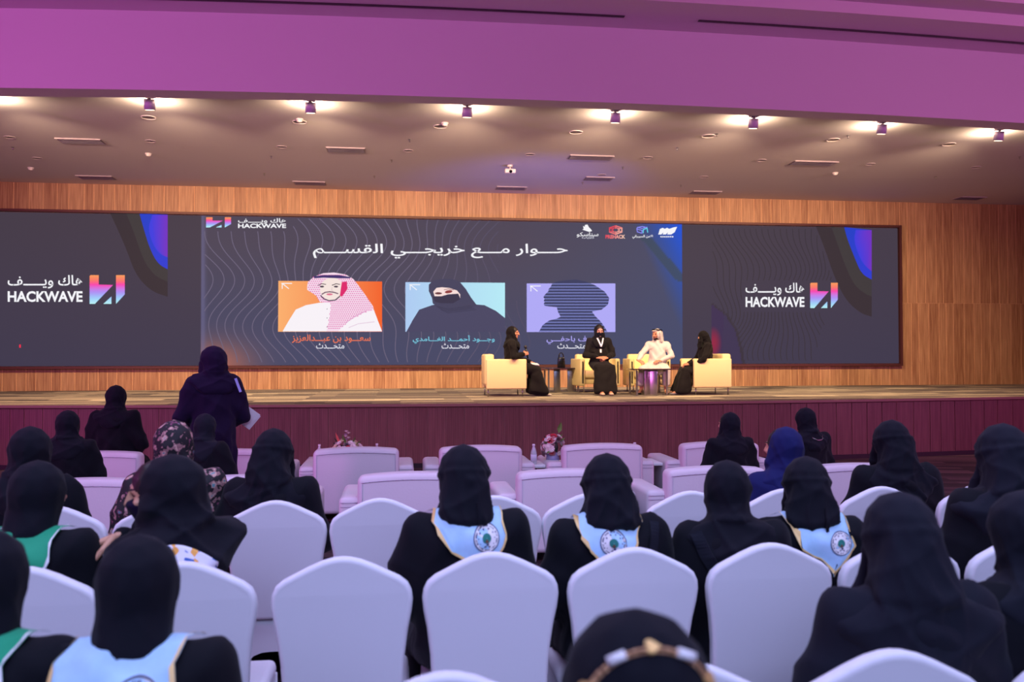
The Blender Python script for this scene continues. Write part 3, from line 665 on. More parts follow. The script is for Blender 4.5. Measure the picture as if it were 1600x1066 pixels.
def armchair(cream=False):
    m = CREAM if cream else LEATHER_W
    t = thing('armchair', 'x', 'armchair')
    obj('base', rbox((0, .40, .22), (.80, .72, .24), .03), m, t)
    obj('seat_cushion', rbox((0, .47, .39), (.66, .58, .13), .04), m, t)
    b = obj('backrest', rbox((0, .09, .40), (.80, .18, .60), .045, 4, arch=.022), m, t)
    bm = bmesh.new()
    for z in (.655,): tube(bm, [(x, -.003, z + .02 * (1 - (x / .4) ** 2)) for x in np.linspace(-.37, .37, 13)], .0025, 5)
    for x in (-.365, .365): tube(bm, [(x, -.001, .14), (x, -.002, .65)], .0025, 5)
    obj('piping', bm, SEAM, b)
    for s in (-1, 1):
        a = obj('arm', rbox((s * .455, .44, .32), (.17, .70, .44), .04, 4), m, t)
        bm = bmesh.new(); tube(bm, [(s * .38, .088, .50), (s * .53, .088, .50)], .0025, 5); tube(bm, [(s * .38, .088, .47), (s * .53, .088, .47)], .0025, 5); obj('piping', bm, SEAM, a)
    for x in (-.34, .34):
        for y in (.1, .7): bm = bmesh.new(); cyl(bm, (x, y, .12), (x, y, 0), .022, .018); obj('leg', bm, CHROME, t)
    return t
aproto = armchair(); afirst = [True]
def place_arm(X, Y, label, rz=0):
    if afirst[0]: o = aproto; afirst[0] = False
    else: o = copy_tree(aproto)
    o.location = (X, Y, 0); o.rotation_euler = (0, 0, rz); tag(o, label, None, 'white leather armchairs of the guest rows'); return o
L2 = 'white leather armchair '
for X, lab in [(-2.20, 'second row, behind the hooded woman at far left'), (-1.15, 'second row, behind the woman below the standing figure'), (.09, 'second row, left of the left light-blue neckerchief'), (1.27, 'second row, empty, between the two central light-blue neckerchiefs'), (2.43, 'second row, behind the woman left of the blue scarf'), (3.58, 'second row, behind the woman with the chain right of the blue scarf')]:
    place_arm(X, 6.36, L2 + lab)
for X, lab in [(-2.75, 'front row, leftmost one seen between black robes'), (-1.55, 'front row, below the standing woman with papers'), (-.41, 'front row, before the tall flower arrangement and two bottles'), (.77, 'front row, left of the pink flower arrangement'), (1.97, 'front row, right of the pink flower arrangement'), (3.17, 'front row, rightmost, partly hidden by a hooded woman')]:
    place_arm(X, 8.2, L2 + lab)

# ------------------------------------------------------------------ flowers, bottles, side tables
def petal_ball(r, n=9):
    bm = bmesh.new()
    for lay, (k, tilt, s) in enumerate(((n, .35, 1), (n - 2, .8, .8), (n - 4, 1.25, .55))):
        for i in range(k):
            a = 2 * pi * i / k + lay; c, s_ = cos(a), sin(a)
            tip = Vector((c * cos(tilt), s_ * cos(tilt), sin(tilt))) * r * s * 1.1; sd = Vector((-s_, c, 0)) * r * .32 * s; mid = tip * .6 + Vector((0, 0, .04 * r))
            tp = tip * .93; v = [bm.verts.new(q) for q in (Vector((0, 0, 0)), mid * .7 + sd, tp + sd * .75, tip, tp - sd * .75, mid * .7 - sd)]; bm.faces.new(v)
    bmesh.ops.create_icosphere(bm, subdivisions=1, radius=r * .35, matrix=Matrix.Translation((0, 0, r * .15)))
    me = bpy.data.meshes.new('blossom'); bm.to_mesh(me); bm.free(); return me
def leaf_mesh(l, w_):
    me = pydata('leaf', [(0, 0, 0), (w_ * .5, 0, l * .35), (w_ * .35, 0, l * .7), (0, .006, l), (-w_ * .35, 0, l * .7), (-w_ * .5, 0, l * .35), (0, .012, l * .5)], [(0, 1, 6), (1, 2, 6), (2, 3, 6), (3, 4, 6), (4, 5, 6), (5, 0, 6)]); return me
FLM = {k: mat(k + '_petal', c, .7) for k, c in dict(white=(240, 228, 224), pink=(232, 180, 196), red=(190, 40, 58), cream=(238, 222, 190), mauve=(190, 160, 190), dusky=(150, 104, 110)).items()}
LEAFM = mat('leaf_green', (96, 130, 50), .6); LEAFD = mat('dark_leaf', (36, 48, 34), .6)
def bouquet(t, cz, rx, rz_, n, cols, seed, tall=()):
    R = random.Random(seed); cache = {}
    for i in range(n):
        a = R.uniform(0, 2 * pi); e = R.uniform(-.5, 1.2); rr = R.uniform(.75, 1)
        d = Vector((cos(a) * cos(e), sin(a) * cos(e), sin(e))); c = R.choice(cols); r = R.choice((.022, .028, .036))
        if (c, r) not in cache: cache[(c, r)] = petal_ball(r); cache[(c, r)].materials.append(FLM[c])
        o = bpy.data.objects.new('blossom', cache[(c, r)]); C.objects.link(o); o.parent = t
        o.location = (d.x * rx * rr, d.y * rx * rr * .8, cz + d.z * rz_ * rr); o.rotation_euler = d.to_track_quat('Z', 'Y').to_euler()
    for i in range(14):
        a = R.uniform(0, 2 * pi); e = R.uniform(-.3, 1.3); d = Vector((cos(a) * cos(e), sin(a) * cos(e), sin(e)))
        me = leaf_mesh(R.uniform(.06, .1), .03); o = obj('leaf', me, R.choice((LEAFM, LEAFD)), t, (d.x * rx * .7, d.y * rx * .6, cz + d.z * rz_ * .8), d.to_track_quat('Z', 'Y').to_euler())
    bm = bmesh.new(); bmesh.ops.create_icosphere(bm, subdivisions=2, radius=1, matrix=Matrix.Translation((0, 0, cz)) @ Matrix.Diagonal((rx * .5, rx * .42, rz_ * .55, 1))); obj('foliage', bm, LEAFD, t)
def side_table(X, Y, label, w_=.5, h=.50):
    t = thing('side_table', label, 'table', (X, Y, 0), 0)
    obj('tabletop', rbox((0, 0, h - .015), (w_, w_, .03), .008), WHITEC, t)
    for x in (-1, 1):
        for y in (-1, 1): bm = bmesh.new(); cyl(bm, (x * w_ * .42, y * w_ * .42, h - .03), (x * w_ * .42, y * w_ * .42, 0), .018); obj('leg', bm, CHROME, t)
    return t
# table 1 (far, behind the front row) and table 2 between two front armchairs
T1 = PY(542, 700, 9.75); side_table(T1[0], 9.75, 'white low table before the stage, under the tall flower arrangement', .92, .42)
t = thing('flower_arrangement', 'tall white and cream flower arrangement before the stage, left of centre', 'flowers', (T1[0], 9.72, .42))
bouquet(t, .12, .19, .11, 60, ['white', 'cream', 'white', 'cream', 'white', 'mauve', 'red'], 2)  # whiter, creamier petal mix stands in for warm stage light on the bouquet
for i in range(9): me = petal_ball(.026); obj('blossom', me, FLM['white' if i % 3 else 'mauve'], t, (.0 + .02 * sin(i * 2), .0, .18 + i * .018))
me = leaf_mesh(.16, .03); obj('pointed_leaf', me, mat('coral_petal', (214, 110, 96), .6), t, (-.07, 0, .17), (0, -.35, 0)); obj('leaf', leaf_mesh(.1, .04), LEAFM, t, (-.05, -.12, .08), (0, -.3, 0))
obj('pot', lathe([(.07, 0), (.09, .06), (.1, .07), (.06, .06)], 16), WHITEC, t)
obj('large_white_bloom', petal_ball(.085, 14), FLM['white'], t, (.10, -.12, .06), (.6, 0, 0))
GLASS = mat('clear_plastic', (236, 236, 246), .15, trans=.55)
def bottle(px, py_base, Y, z0, label, h=.2):
    p = PY(px, py_base, Y); t = thing('water_bottle', label, 'bottle', (p[0], Y, z0), 0, 'small water bottles')
    obj('body', lathe([(.028, 0), (.031, .01), (.031, h * .55), (.027, h * .65), (.012, h * .86), (.012, h * .9)], 16), GLASS, t)
    obj('cap', lathe([(.0145, h * .9), (.0145, h), (.012, h * 1.01), (0, h * 1.01)], 14), WHITEC, t)
    obj('wrap_label', lathe([(.0318, h * .2), (.0318, h * .5)], 16), mat('bottle_label', (226, 214, 236), .5), t)
bottle(499, 705, 9.7, .42, 'water bottle left of the tall flower arrangement', .19); bottle(589, 702, 9.7, .42, 'water bottle right of the tall flower arrangement', .19)
T2 = PY(862, 735, 8.5); side_table(T2[0] - .02, 8.62, 'white low table between two front-row armchairs, under pink flowers', .40, .50)
t = thing('flower_arrangement', 'round pink, white and red flower arrangement between two front armchairs', 'flowers', (T2[0] + .02, 8.55, .50))
bouquet(t, .16, .115, .13, 75, ['white', 'pink', 'red', 'dusky', 'pink', 'white'], 5); obj('leaf', leaf_mesh(.12, .05), LEAFM, t, (.06, 0, .30), (0, .25, 0)); obj('vase', lathe([(.05, 0), (.07, .04), (.06, .1), (.05, .11)], 16), mat('vase_glass', (190, 190, 240), .1, trans=.5), t)
bottle(834, 732, 8.5, .50, 'water bottle beside the pink flower arrangement', .2)
T3 = PY(1002, 745, 8.5); side_table(2.57, 8.62, 'white low table right of the armchair beside the pink flowers', .40, .50); bottle(992, 742, 8.5, .50, 'water bottle just right of the second light-blue neckerchief woman, on a low table', .2)
p = PZ(1027, 783, .44); t = thing('handbag', 'small black and gold patterned bag resting between two second-row armchairs', 'bag', (1.86, 6.9, 0))
obj('bag_body', rbox((0, 0, .2), (.12, .3, .4), .02), mat('black_gold_pattern', (60, 48, 34), .6, vary=.9, bscale=60), t)

# ------------------------------------------------------------------ stage furniture
def stage_armchair(loc, rz, label):
    t = thing('stage_armchair', label, 'armchair', loc, rz, 'cream armchairs on the stage')     # faces local -Y
    for s in (-1, 1):
        obj('arm', rbox((s * .335, -.02, .375), (.09, .68, .50), .02), CREAM, t)
        bm = bmesh.new(); bx(bm, (s * .335, -.366, .375), (.022, .012, .40)); obj('arm_strip', bm, DARK, t)
    obj('backrest', rbox((0, .26, .45), (.60, .16, .52), .035), CREAM, t); obj('seat_cushion', rbox((0, -.06, .34), (.58, .56, .14), .03), CREAM, t); obj('base', rbox((0, 0, .22), (.60, .60, .12), .02), CREAM, t)
    for x in (-.30, .30):
        for y in (-.30, .28): bm = bmesh.new(); cyl(bm, (x, y, .14), (x, y, 0), .011); obj('leg', bm, CHROME, t)
    return t
pL = PZ(782, 617, ZS); pR = PZ(1118, 617.5, ZS); pM1 = PZ(936, 614, ZS); pM2 = PZ(1018, 614, ZS)
STL = (pL[0], 14.35, ZS); STR = (pR[0], 14.35, ZS)
stage_armchair((pL[0], 14.6, ZS), radians(90), 'cream leather armchair seen side-on at the left end of the stage group')
stage_armchair((pR[0], 14.6, ZS), radians(-90), 'cream leather armchair seen side-on at the right end of the stage group')
stage_armchair((pM1[0], pM1[1] + .35, ZS), radians(4), 'cream leather armchair under the masked woman with the lanyard')
stage_armchair((pM2[0], pM2[1] + .35, ZS), radians(-4), 'cream leather armchair under the man in the white robe')
def coffee_table(px, py, w_, rz, label):
    p = PZ(px, py, ZS); t = thing('coffee_table', label, 'table', (p[0], p[1] + .2, ZS), rz, 'steel and glass coffee tables')
    obj('tabletop', rbox((0, 0, .445), (w_, .55, .02), .006), mat('smoked_glass', (56, 36, 46), .1), t)
    for s in (-1, 1):
        bm = bmesh.new(); x = s * w_ * .40
        bx(bm, (x, 0, .0125), (.03, .46, .025)); bx(bm, (x, 0, .418), (.03, .46, .025)); bx(bm, (x, -.22, .22), (.03, .03, .40)); bx(bm, (x, .22, .22), (.03, .03, .40)); obj('leg_frame', bm, CHROME, t)
    bm = bmesh.new(); bx(bm, (0, 0, .012), (w_ * .8, .04, .02)); obj('stretcher', bm, CHROME, t)
    return t
t1 = coffee_table(880, 613, .70, 0, 'steel coffee table with the black handbag on it, left one on the stage')
for x in (-.09, .17): obj('steel_panel', rbox((x, -.05, .215), (.125, .04, .43), .006), CHROME, t1)
t2 = coffee_table(1018, 618, .66, 0, 'right steel coffee table, in front of the man in the white robe')
for x, a in ((-.055, .5), (.06, -.5)): o = obj('steel_panel', rbox((0, 0, .215), (.14, .03, .43), .006), CHROME, t2, (x, -.12, 0), (0, 0, a))
ph = PY(893, 575, 15.0)
t = thing('handbag', 'black handbag with two handles standing on the left coffee table', 'handbag', (ph[0], t1.location.y, ZS + .455))
bm = rbox((0, 0, .10), (.15, .10, .20), .02)
for v in bm.verts: v.co.x *= 1 - .18 * v.co.z / .2
obj('bag_body', bm, BLACKG, t)
for y in (-.03, .03): bm = bmesh.new(); tube(bm, [(-.045, y, .19), (-.04, y, .24), (-.02, y, .275), (.0, y, .285), (.02, y, .275), (.04, y, .24), (.045, y, .19)], .006, 6); obj('handle', bm, BLACKG, t)

# ------------------------------------------------------------------ people
_b = bmesh.new(); bmesh.ops.create_icosphere(_b, subdivisions=2, radius=1); ICO = np.array([v.co[:] for v in _b.verts]); _b.free()
def Hu(bm, *items):
    vs = []
    for c, r in items:
        P_ = ICO * (np.array(r) if np.ndim(r) else r) + np.array(c)
        vs += [bm.verts.new(p) for p in P_]
    g = bmesh.ops.convex_hull(bm, input=vs)
    dead = [e for e in g['geom_interior'] + g['geom_unused'] if isinstance(e, bmesh.types.BMVert)]
    if dead: bmesh.ops.delete(bm, geom=list(set(dead)), context='VERTS')
def remesh(bm, voxel, sm=3, fac=.5):
    me = bpy.data.meshes.new('tmp'); bm.to_mesh(me); bm.free(); o = bpy.data.objects.new('tmp', me); C.objects.link(o)
    r = o.modifiers.new('r', 'REMESH'); r.mode = 'VOXEL'; r.voxel_size = voxel; r.use_smooth_shade = True
    s = o.modifiers.new('s', 'SMOOTH'); s.factor = fac; s.iterations = sm
    dg = bpy.context.evaluated_depsgraph_get(); out = bpy.data.meshes.new_from_object(o.evaluated_get(dg)); bpy.data.objects.remove(o); bpy.data.meshes.remove(me)
    return out
def coords(me): v = np.zeros(len(me.vertices) * 3, 'f'); me.vertices.foreach_get('co', v); return v.reshape(-1, 3)
def normals(me): v = np.zeros(len(me.vertices) * 3, 'f'); me.vertices.foreach_get('normal', v); return v.reshape(-1, 3)
def setco(me, v): me.vertices.foreach_set('co', v.astype('f').ravel()); me.update()
def ridge(t): return (1 - np.abs(np.sin(t))) ** 2
def arrays(me): return coords(me), [list(p.vertices) for p in me.polygons]
def joinm(name, parts):
    vs = []; fs = []; n = 0
    for v, f in parts: vs.append(v); fs += [[i + n for i in q] for q in f]; n += len(v)
    me = pydata(name, np.concatenate(vs), fs); return smooth(me)
def bvh_of(*mes):
    vs = []; fs = []
    for me in mes:
        n = len(vs); vs += [v.co.copy() for v in me.vertices]; fs += [[i + n for i in p.vertices] for p in me.polygons]
    return BVHTree.FromPolygons(vs, fs)

HANDS = {}
def hand(kind):
    if kind in HANDS: return HANDS[kind]
    curl = dict(relax=(25, 30, 20), grip=(62, 80, 45), pinch=(38, 30, 12), fold=(38, 48, 25))[kind]
    bm = bmesh.new()
    Hu(bm, ((-.02, 0, 0), (.02, .025, .018)), ((.02, .0, 0), (.02, .034, .017)), ((.082, .030, 0), .0115), ((.085, 0, .002), .0125), ((.080, -.032, 0), .011))
    for i, (y, s) in enumerate(((.031, .94), (.0105, 1.04), (-.0105, .98), (-.031, .78))):
        p = np.array([.085 if abs(y) < .02 else .08, y, 0]); a = 0
        for j, (L_, ra) in enumerate(((.044, .0098), (.027, .0088), (.022, .0078))):
            a += radians(curl[j] * (1 + .12 * (i - 1)))
            q = p + np.array([cos(a), (y * .3 if j == 0 else 0), -sin(a)]) * L_ * s
            Hu(bm, (p, ra), (q, ra - .001)); p = q
    tp = [np.array(v) for v in dict(relax=((.02, .03, -.006), (.05, .062, -.018), (.08, .07, -.03), (.10, .068, -.042)), grip=((.02, .03, -.006), (.05, .055, -.03), (.07, .04, -.055), (.075, .015, -.062)), pinch=((.02, .03, -.006), (.055, .055, -.035), (.09, .048, -.055), (.125, .035, -.07)), fold=((.02, .03, -.006), (.05, .058, -.012), (.08, .055, -.02), (.10, .045, -.03)))[kind]]
    for a, b, r1, r2 in zip(tp[:-1], tp[1:], (.0145, .0115, .0105), (.0115, .0105, .009)): Hu(bm, (a, r1), (b, r2))
    me = remesh(bm, .0034, 3); HANDS[kind] = arrays(me); return HANDS[kind]
def place_hand(kind, wrist, d, up, mirror=False):
    v, f = hand(kind); v = v.copy()
    if mirror: v[:, 1] *= -1; f = [q[::-1] for q in f]
    d = Vector(d).normalized(); up = Vector(up); up = (up - d * up.dot(d)).normalized(); y = up.cross(d)
    M = np.array([[d.x, y.x, up.x], [d.y, y.y, up.y], [d.z, y.z, up.z]]); return (v @ M.T + np.array(wrist)).astype('f'), f

def joints(dz=0, stand=False, **ov):
    J = dict(hip=(0, 0, .60 + dz), chest=(0, -.015, .90 + dz), neck=(0, -.015, 1.07 + dz), head=(0, .02, 1.185 + dz))
    for s, n in ((-1, 'L'), (1, 'R')):
        J['sh' + n] = (s * .165, -.02, 1.0 + dz); J['el' + n] = (s * .235, .02, .745 + dz); J['wr' + n] = (s * .10, .25, .645 + dz)
        if stand: J['kn' + n] = (s * .09, .02, .52); J['an' + n] = (s * .09, 0, .09); J['ft' + n] = (s * .09, .13, .04); J['wr' + n] = (s * .2, .13, .80 + dz - .15)
        else: J['kn' + n] = (s * .11, .42, .50 + dz * .8); J['an' + n] = (s * .11, .43, .09); J['ft' + n] = (s * .12, .56, .04)
    J.update(ov); return {k: np.array(v, float) for k, v in J.items()}
def head_rot(J, hy, hp, p):
    """rotate a point given in head space (x, y, z about the head centre) by yaw and nod, about the neck."""
    c = J['head']; pv = np.array([0, -.02, -.08]); q = np.array(p, float) - pv
    a = radians(hp); q = np.array([q[0], q[1] * cos(a) + q[2] * sin(a), -q[1] * sin(a) + q[2] * cos(a)])
    b = radians(hy); q = np.array([q[0] * cos(b) - q[1] * sin(b), q[0] * sin(b) + q[1] * cos(b), q[2]])
    return q + pv + c
def rot_arr(J, hy, hp, v):
    c = J['head']; pv = np.array([0, -.02, -.08]); q = v - pv; a = radians(hp); b = radians(hy)
    q = np.stack([q[:, 0], q[:, 1] * cos(a) + q[:, 2] * sin(a), -q[:, 1] * sin(a) + q[:, 2] * cos(a)], 1)
    q = np.stack([q[:, 0] * cos(b) - q[:, 1] * sin(b), q[:, 0] * sin(b) + q[:, 1] * cos(b), q[:, 2]], 1); return q + pv + c
def head_mesh():
    bm = bmesh.new()
    Hu(bm, ((0, -.005, .02), (.075, .092, .098)), ((0, .02, -.045), (.056, .06, .05)))
    Hu(bm, ((0, .03, -.05), (.05, .052, .04)), ((0, .066, -.092), (.020, .018, .015)))
    Hu(bm, ((0, .090, .018), .007), ((0, .110, -.022), (.010, .010, .009)), ((0, .085, -.026), (.017, .010, .008)))
    Hu(bm, ((-.03, .078, .026), (.016, .010, .007)), ((.03, .078, .026), (.016, .010, .007)))
    Hu(bm, ((0, .080, -.054), (.022, .013, .008)))
    Hu(bm, ((-.042, .062, -.02), .016)); Hu(bm, ((.042, .062, -.02), .016))
    for s in (-1, 1): Hu(bm, ((s * .077, -.005, .01), (.009, .018, .026)), ((s * .075, 0, -.03), (.006, .010, .012)))
    Hu(bm, ((0, -.015, -.07), (.046, .048, .03)), ((0, -.02, -.13), (.044, .044, .02)))
    return remesh(bm, .0055, 2, .4)
HEADM = head_mesh(); HV, HF = arrays(HEADM)
def body(J, hands_, hy=0, hp=0, skin=SKIN, beard=False, voxel=.013, brows=True, veil=True, under=None):
    bm = bmesh.new(); g = lambda k: J[k]
    Hu(bm, (g('hip'), (.15, .11, .10)), (g('chest'), (.14, .095, .10))); Hu(bm, (g('chest'), (.14, .095, .10)), (g('shL'), .045), (g('shR'), .045), (g('neck'), .045))
    Hu(bm, (g('neck'), .05), (head_rot(J, hy, hp, (0, -.02, -.09)), .048))
    for s in 'LR':
        Hu(bm, (g('sh' + s), .045), (g('el' + s), .036)); Hu(bm, (g('el' + s), .036), (g('wr' + s), .025))
        Hu(bm, (g('hip') + np.array([-.07 if s == 'L' else .07, 0, -.03]), .075), (g('kn' + s), .055)); Hu(bm, (g('kn' + s), .055), (g('an' + s), .035)); Hu(bm, (g('an' + s), .035), (g('ft' + s), (.036, .05, .025)))
    bv, bf = arrays(remesh(bm, voxel, 2)); parts = [(bv, bf)]; hv = rot_arr(J, hy, hp, HV); n0 = len(bf)
    parts.append((hv.astype('f'), HF))
    for s, (kind, d, up) in hands_.items(): parts.append(place_hand(kind, J['wr' + s], d, up, s == 'L'))
    me = joinm('body', parts)
    for x in (skin, EYE_D, LIPS, under or BLK2): me.materials.append(x)
    idx = np.zeros(len(me.polygons), 'i'); lo = J['anL'][2] + .16
    for i, q in enumerate(bf):
        if bv[q[0]][2] > lo: idx[i] = 3
    for i, q in enumerate(HF):
        c = HV[q].mean(0); ax = abs(c[0])
        if veil and ((c[0] / .060) ** 2 + ((c[2] + .018) / .072) ** 2 > 1 or c[1] < .02): idx[n0 + i] = 1
        elif c[1] > .05 and ((ax - .031) / .014) ** 2 + ((c[2] - .006) / .0055) ** 2 < 1: idx[n0 + i] = 1
        elif brows and c[1] > .05 and abs(ax - .032) < .018 and abs(c[2] - .029 + .1 * (ax - .03)) < .004: idx[n0 + i] = 1
        elif c[1] > .07 and (c[0] / .023) ** 2 + ((c[2] + .055) / .008) ** 2 < 1: idx[n0 + i] = 2
        elif beard and c[1] > -.01 and (c[2] < -.052 - .0 * ax or (ax > .05 and c[2] < -.015)) and c[2] > -.125: idx[n0 + i] = 1
        elif beard and c[1] > .07 and abs(c[2] + .042) < .005 and ax < .028: idx[n0 + i] = 1
        elif c[2] > .07 and c[1] < .06: idx[n0 + i] = 1
    me.polygons.foreach_set('material_index', idx); me.update(); return me

def robe(J, seed=0, stand=False, wide=1.0, thobe=False, voxel=.013, hem=.07, cape=True):
    bm = bmesh.new(); g = lambda k: J[k]; hip, ch = g('hip'), g('chest')
    Hu(bm, (hip, (.185, .145, .12)), (ch, (.165 * wide, .125, .11)))
    Hu(bm, (ch, (.165 * wide, .12, .10)), (g('shL'), .066), (g('shR'), .066), (g('neck') - np.array([0, 0, .02]), (.06, .065, .03)), (ch + np.array([0, -.03, .08]), (.13, .10, .04)))
    if not cape: Hu(bm, (g('neck') + np.array([0, -.005, .01]), (.072, .072, .03)), (g('shL') * .6 + g('shR') * .4, .07), (g('shR') * .6 + g('shL') * .4, .07))
    if cape: Hu(bm, (g('neck') + np.array([0, 0, -.015]), (.055, .055, .03)), (g('shL') + np.array([0, 0, -.01]), .072), (g('shR') + np.array([0, 0, -.01]), .072), (g('elL') * .9 + g('shL') * .1, .060), (g('elR') * .9 + g('shR') * .1, .060), (ch, (.165, .12, .10)))
    for s in 'LR':
        ra = 1.0 if cape else .82
        Hu(bm, (g('sh' + s), .070 * (.9 if not cape else 1)), (g('el' + s), .066 * ra)); e, w_ = g('el' + s), g('wr' + s)
        Hu(bm, (e, .064 * ra), (e + (w_ - e) * .88, .052 * ra if not thobe else .036))
    if stand:
        Hu(bm, (hip, (.19, .15, .12)), ((-.15, -.08, .08), .07), ((.15, -.08, .08), .07), ((-.13, .14, .08), .07), ((.13, .14, .08), .07))
    else:
        k1, k2 = g('knL'), g('knR')
        Hu(bm, (hip, (.18, .14, .11)), (k1, .085), (k2, .085))
        if thobe:
            for s in 'LR': Hu(bm, (g('kn' + s), .085), (g('an' + s) + np.array([0, 0, .10]), (.085, .085, .03)))
        else:
            a1, a2 = g('anL'), g('anR')
            Hu(bm, (k1, .085), (k2, .085), (np.array([a1[0] - .06, a1[1] + .05, hem]), (.08, .09, .06)), (np.array([a2[0] + .06, a2[1] + .05, hem]), (.08, .09, .06)), (np.array([a2[0], a2[1] - .16, hem + .03]), (.08, .06, .06)), (np.array([a1[0], a1[1] - .16, hem + .03]), (.08, .06, .06)))
    me = remesh(bm, voxel, 5, .6); v = coords(me); n = normals(me); s = seed * 1.7
    x, y, z = v[:, 0], v[:, 1], v[:, 2]; zr = (z - hip[2])
    low = np.clip((hip[2] - z) / .3, 0, 1)
    d = .010 * low * np.sin(np.arctan2(y - .2 * (not stand), x) * 13 + 1.5 * np.sin(z * 6 + s)) + .011 * ridge(x * 9 + z * 13 + s + 1.2 * np.sin(y * 7)) * (1 - low) + .009 * ridge(x * 14 - z * 9 + s * 2) * (1 - low) + .004 * np.sin(z * 31 + 5 * np.sin(x * 8 + s))
    v = v + n * d[:, None]; v[:, 2] = np.maximum(v[:, 2], .012); setco(me, v); return me

def scarf(J, style, seed=0, hy=0, hp=0, wide=1.0, drape=1.0, voxel=.0085, fold=1.0):
    bm = bmesh.new(); R_ = lambda p: head_rot(J, hy, hp, p); nk = J['neck']; ch = J['chest']
    def P_(p): return np.array(p) + np.array([0, 0, J['neck'][2] - 1.07])
    yb = -.03 if style in ('open', 'ghutra') else 0
    rx = .094 if style != 'ghutra' else .096
    Hu(bm, (R_((0, yb, .018)), (rx, .106, .108)), (R_((0, yb - .005, -.03)), (.088, .092, .07)))
    if style in ('hijab', 'open'):
        fy = .0 if style == 'hijab' else -.035
        Hu(bm, (R_((0, yb - .005, -.04)), (.086, .088, .06)), (P_((0, -.02 + fy * .3, 1.06)), (.088, .085, .04)))
        if style == 'open': Hu(bm, (R_((-.062, .02, -.03)), (.024, .035, .06)), (P_((-.05, .03, 1.04)), (.05, .05, .03))); Hu(bm, (R_((.062, .02, -.03)), (.024, .035, .06)), (P_((.05, .03, 1.04)), (.05, .05, .03))); Hu(bm, (R_((0, .045, -.115)), (.05, .03, .02)), (P_((0, .05, 1.03)), (.08, .05, .03)))
        if drape > 0:
            Hu(bm, (P_((0, -.02, 1.075)), (.090, .085, .03)), (P_((-.125 * wide, -.025, 1.01)), (.065, .08, .035)), (P_((.125 * wide, -.025, 1.01)), (.065, .08, .035)), (P_((0, -.115, .95)), (.10 * wide, .04, .05)), (P_((0, .10, .94)), (.11, .045, .07)))
            Hu(bm, (P_((0, -.02, 1.09)), (.095, .095, .022)))
    elif style == 'niqab':
        Hu(bm, (R_((0, -.06, .0)), (.080, .055, .06)), (P_((0, -.085, 1.06)), (.098 * wide, .045, .03)), (R_((0, -.03, -.06)), (.09, .08, .05)))
        Hu(bm, (R_((0, .065, -.02)), (.07, .035, .04)), (P_((0, .10, .98)), (.10, .03, .03)))
        Hu(bm, (R_((.0, -.03, -.05)), (.086, .08, .05)), (P_((0, -.03, 1.045)), (.098 * wide, .085, .03)))
        Hu(bm, (R_((.012, -.107, .002)), (.022, .014, .014)), (R_((.012, -.104, -.02)), (.016, .012, .02)))
        if drape > 0: Hu(bm, (P_((0, -.03, 1.06)), (.095, .09, .03)), (P_((-.13 * wide * drape, -.03, .99)), (.06, .08, .03)), (P_((.13 * wide * drape, -.03, .99)), (.06, .08, .03)), (P_((0, -.11, .90)), (.11, .04, .05)))
    elif style == 'ghutra':
        Hu(bm, (R_((0, -.06, .03)), (.088, .06, .07)), (P_((-.10, -.11, .96)), .022), (P_((.10, -.11, .96)), .022), (R_((0, -.08, -.06)), (.085, .05, .04)))
        for s in (-1, 1): Hu(bm, (R_((s * .076, -.01, .04)), (.022, .07, .05)), (R_((s * .088, -.035, -.12)), (.022, .06, .03)))
        Hu(bm, (R_((0, .045, .075)), (.07, .055, .018)))
    me = remesh(bm, voxel, 4, .5); v = coords(me); n = normals(me); s = seed * 2.3; hc = J['head']
    q = v - hc; a = np.arctan2(q[:, 0], -q[:, 1]); z = q[:, 2]
    w_ = np.clip((.10 - z) / .22, .06, 1)
    d = .012 * ridge(2.2 * a + 19 * z + s + .6 * np.sin(3 * a + s)) * w_ + .009 * ridge(1.6 * a - 24 * z + 2 * s) * w_
    if style == 'niqab':
        zz = np.clip((.0 - z) / .06, 0, 1); d += .008 * ridge(7.5 * a + 1.2 * np.sin(18 * z + s)) * zz * np.clip(1.4 - np.abs(a), 0, 1)
        d += .006 * np.exp(-((z - .012 - .03 * np.cos(a)) / .010) ** 2) + .004 * ridge(9 * a + 30 * z + s) * np.clip(1 - np.abs(z - .03) / .05, 0, 1)
    v = v + n * (d * fold)[:, None]; v[:, 2] = np.maximum(v[:, 2], .012); setco(me, v); return me

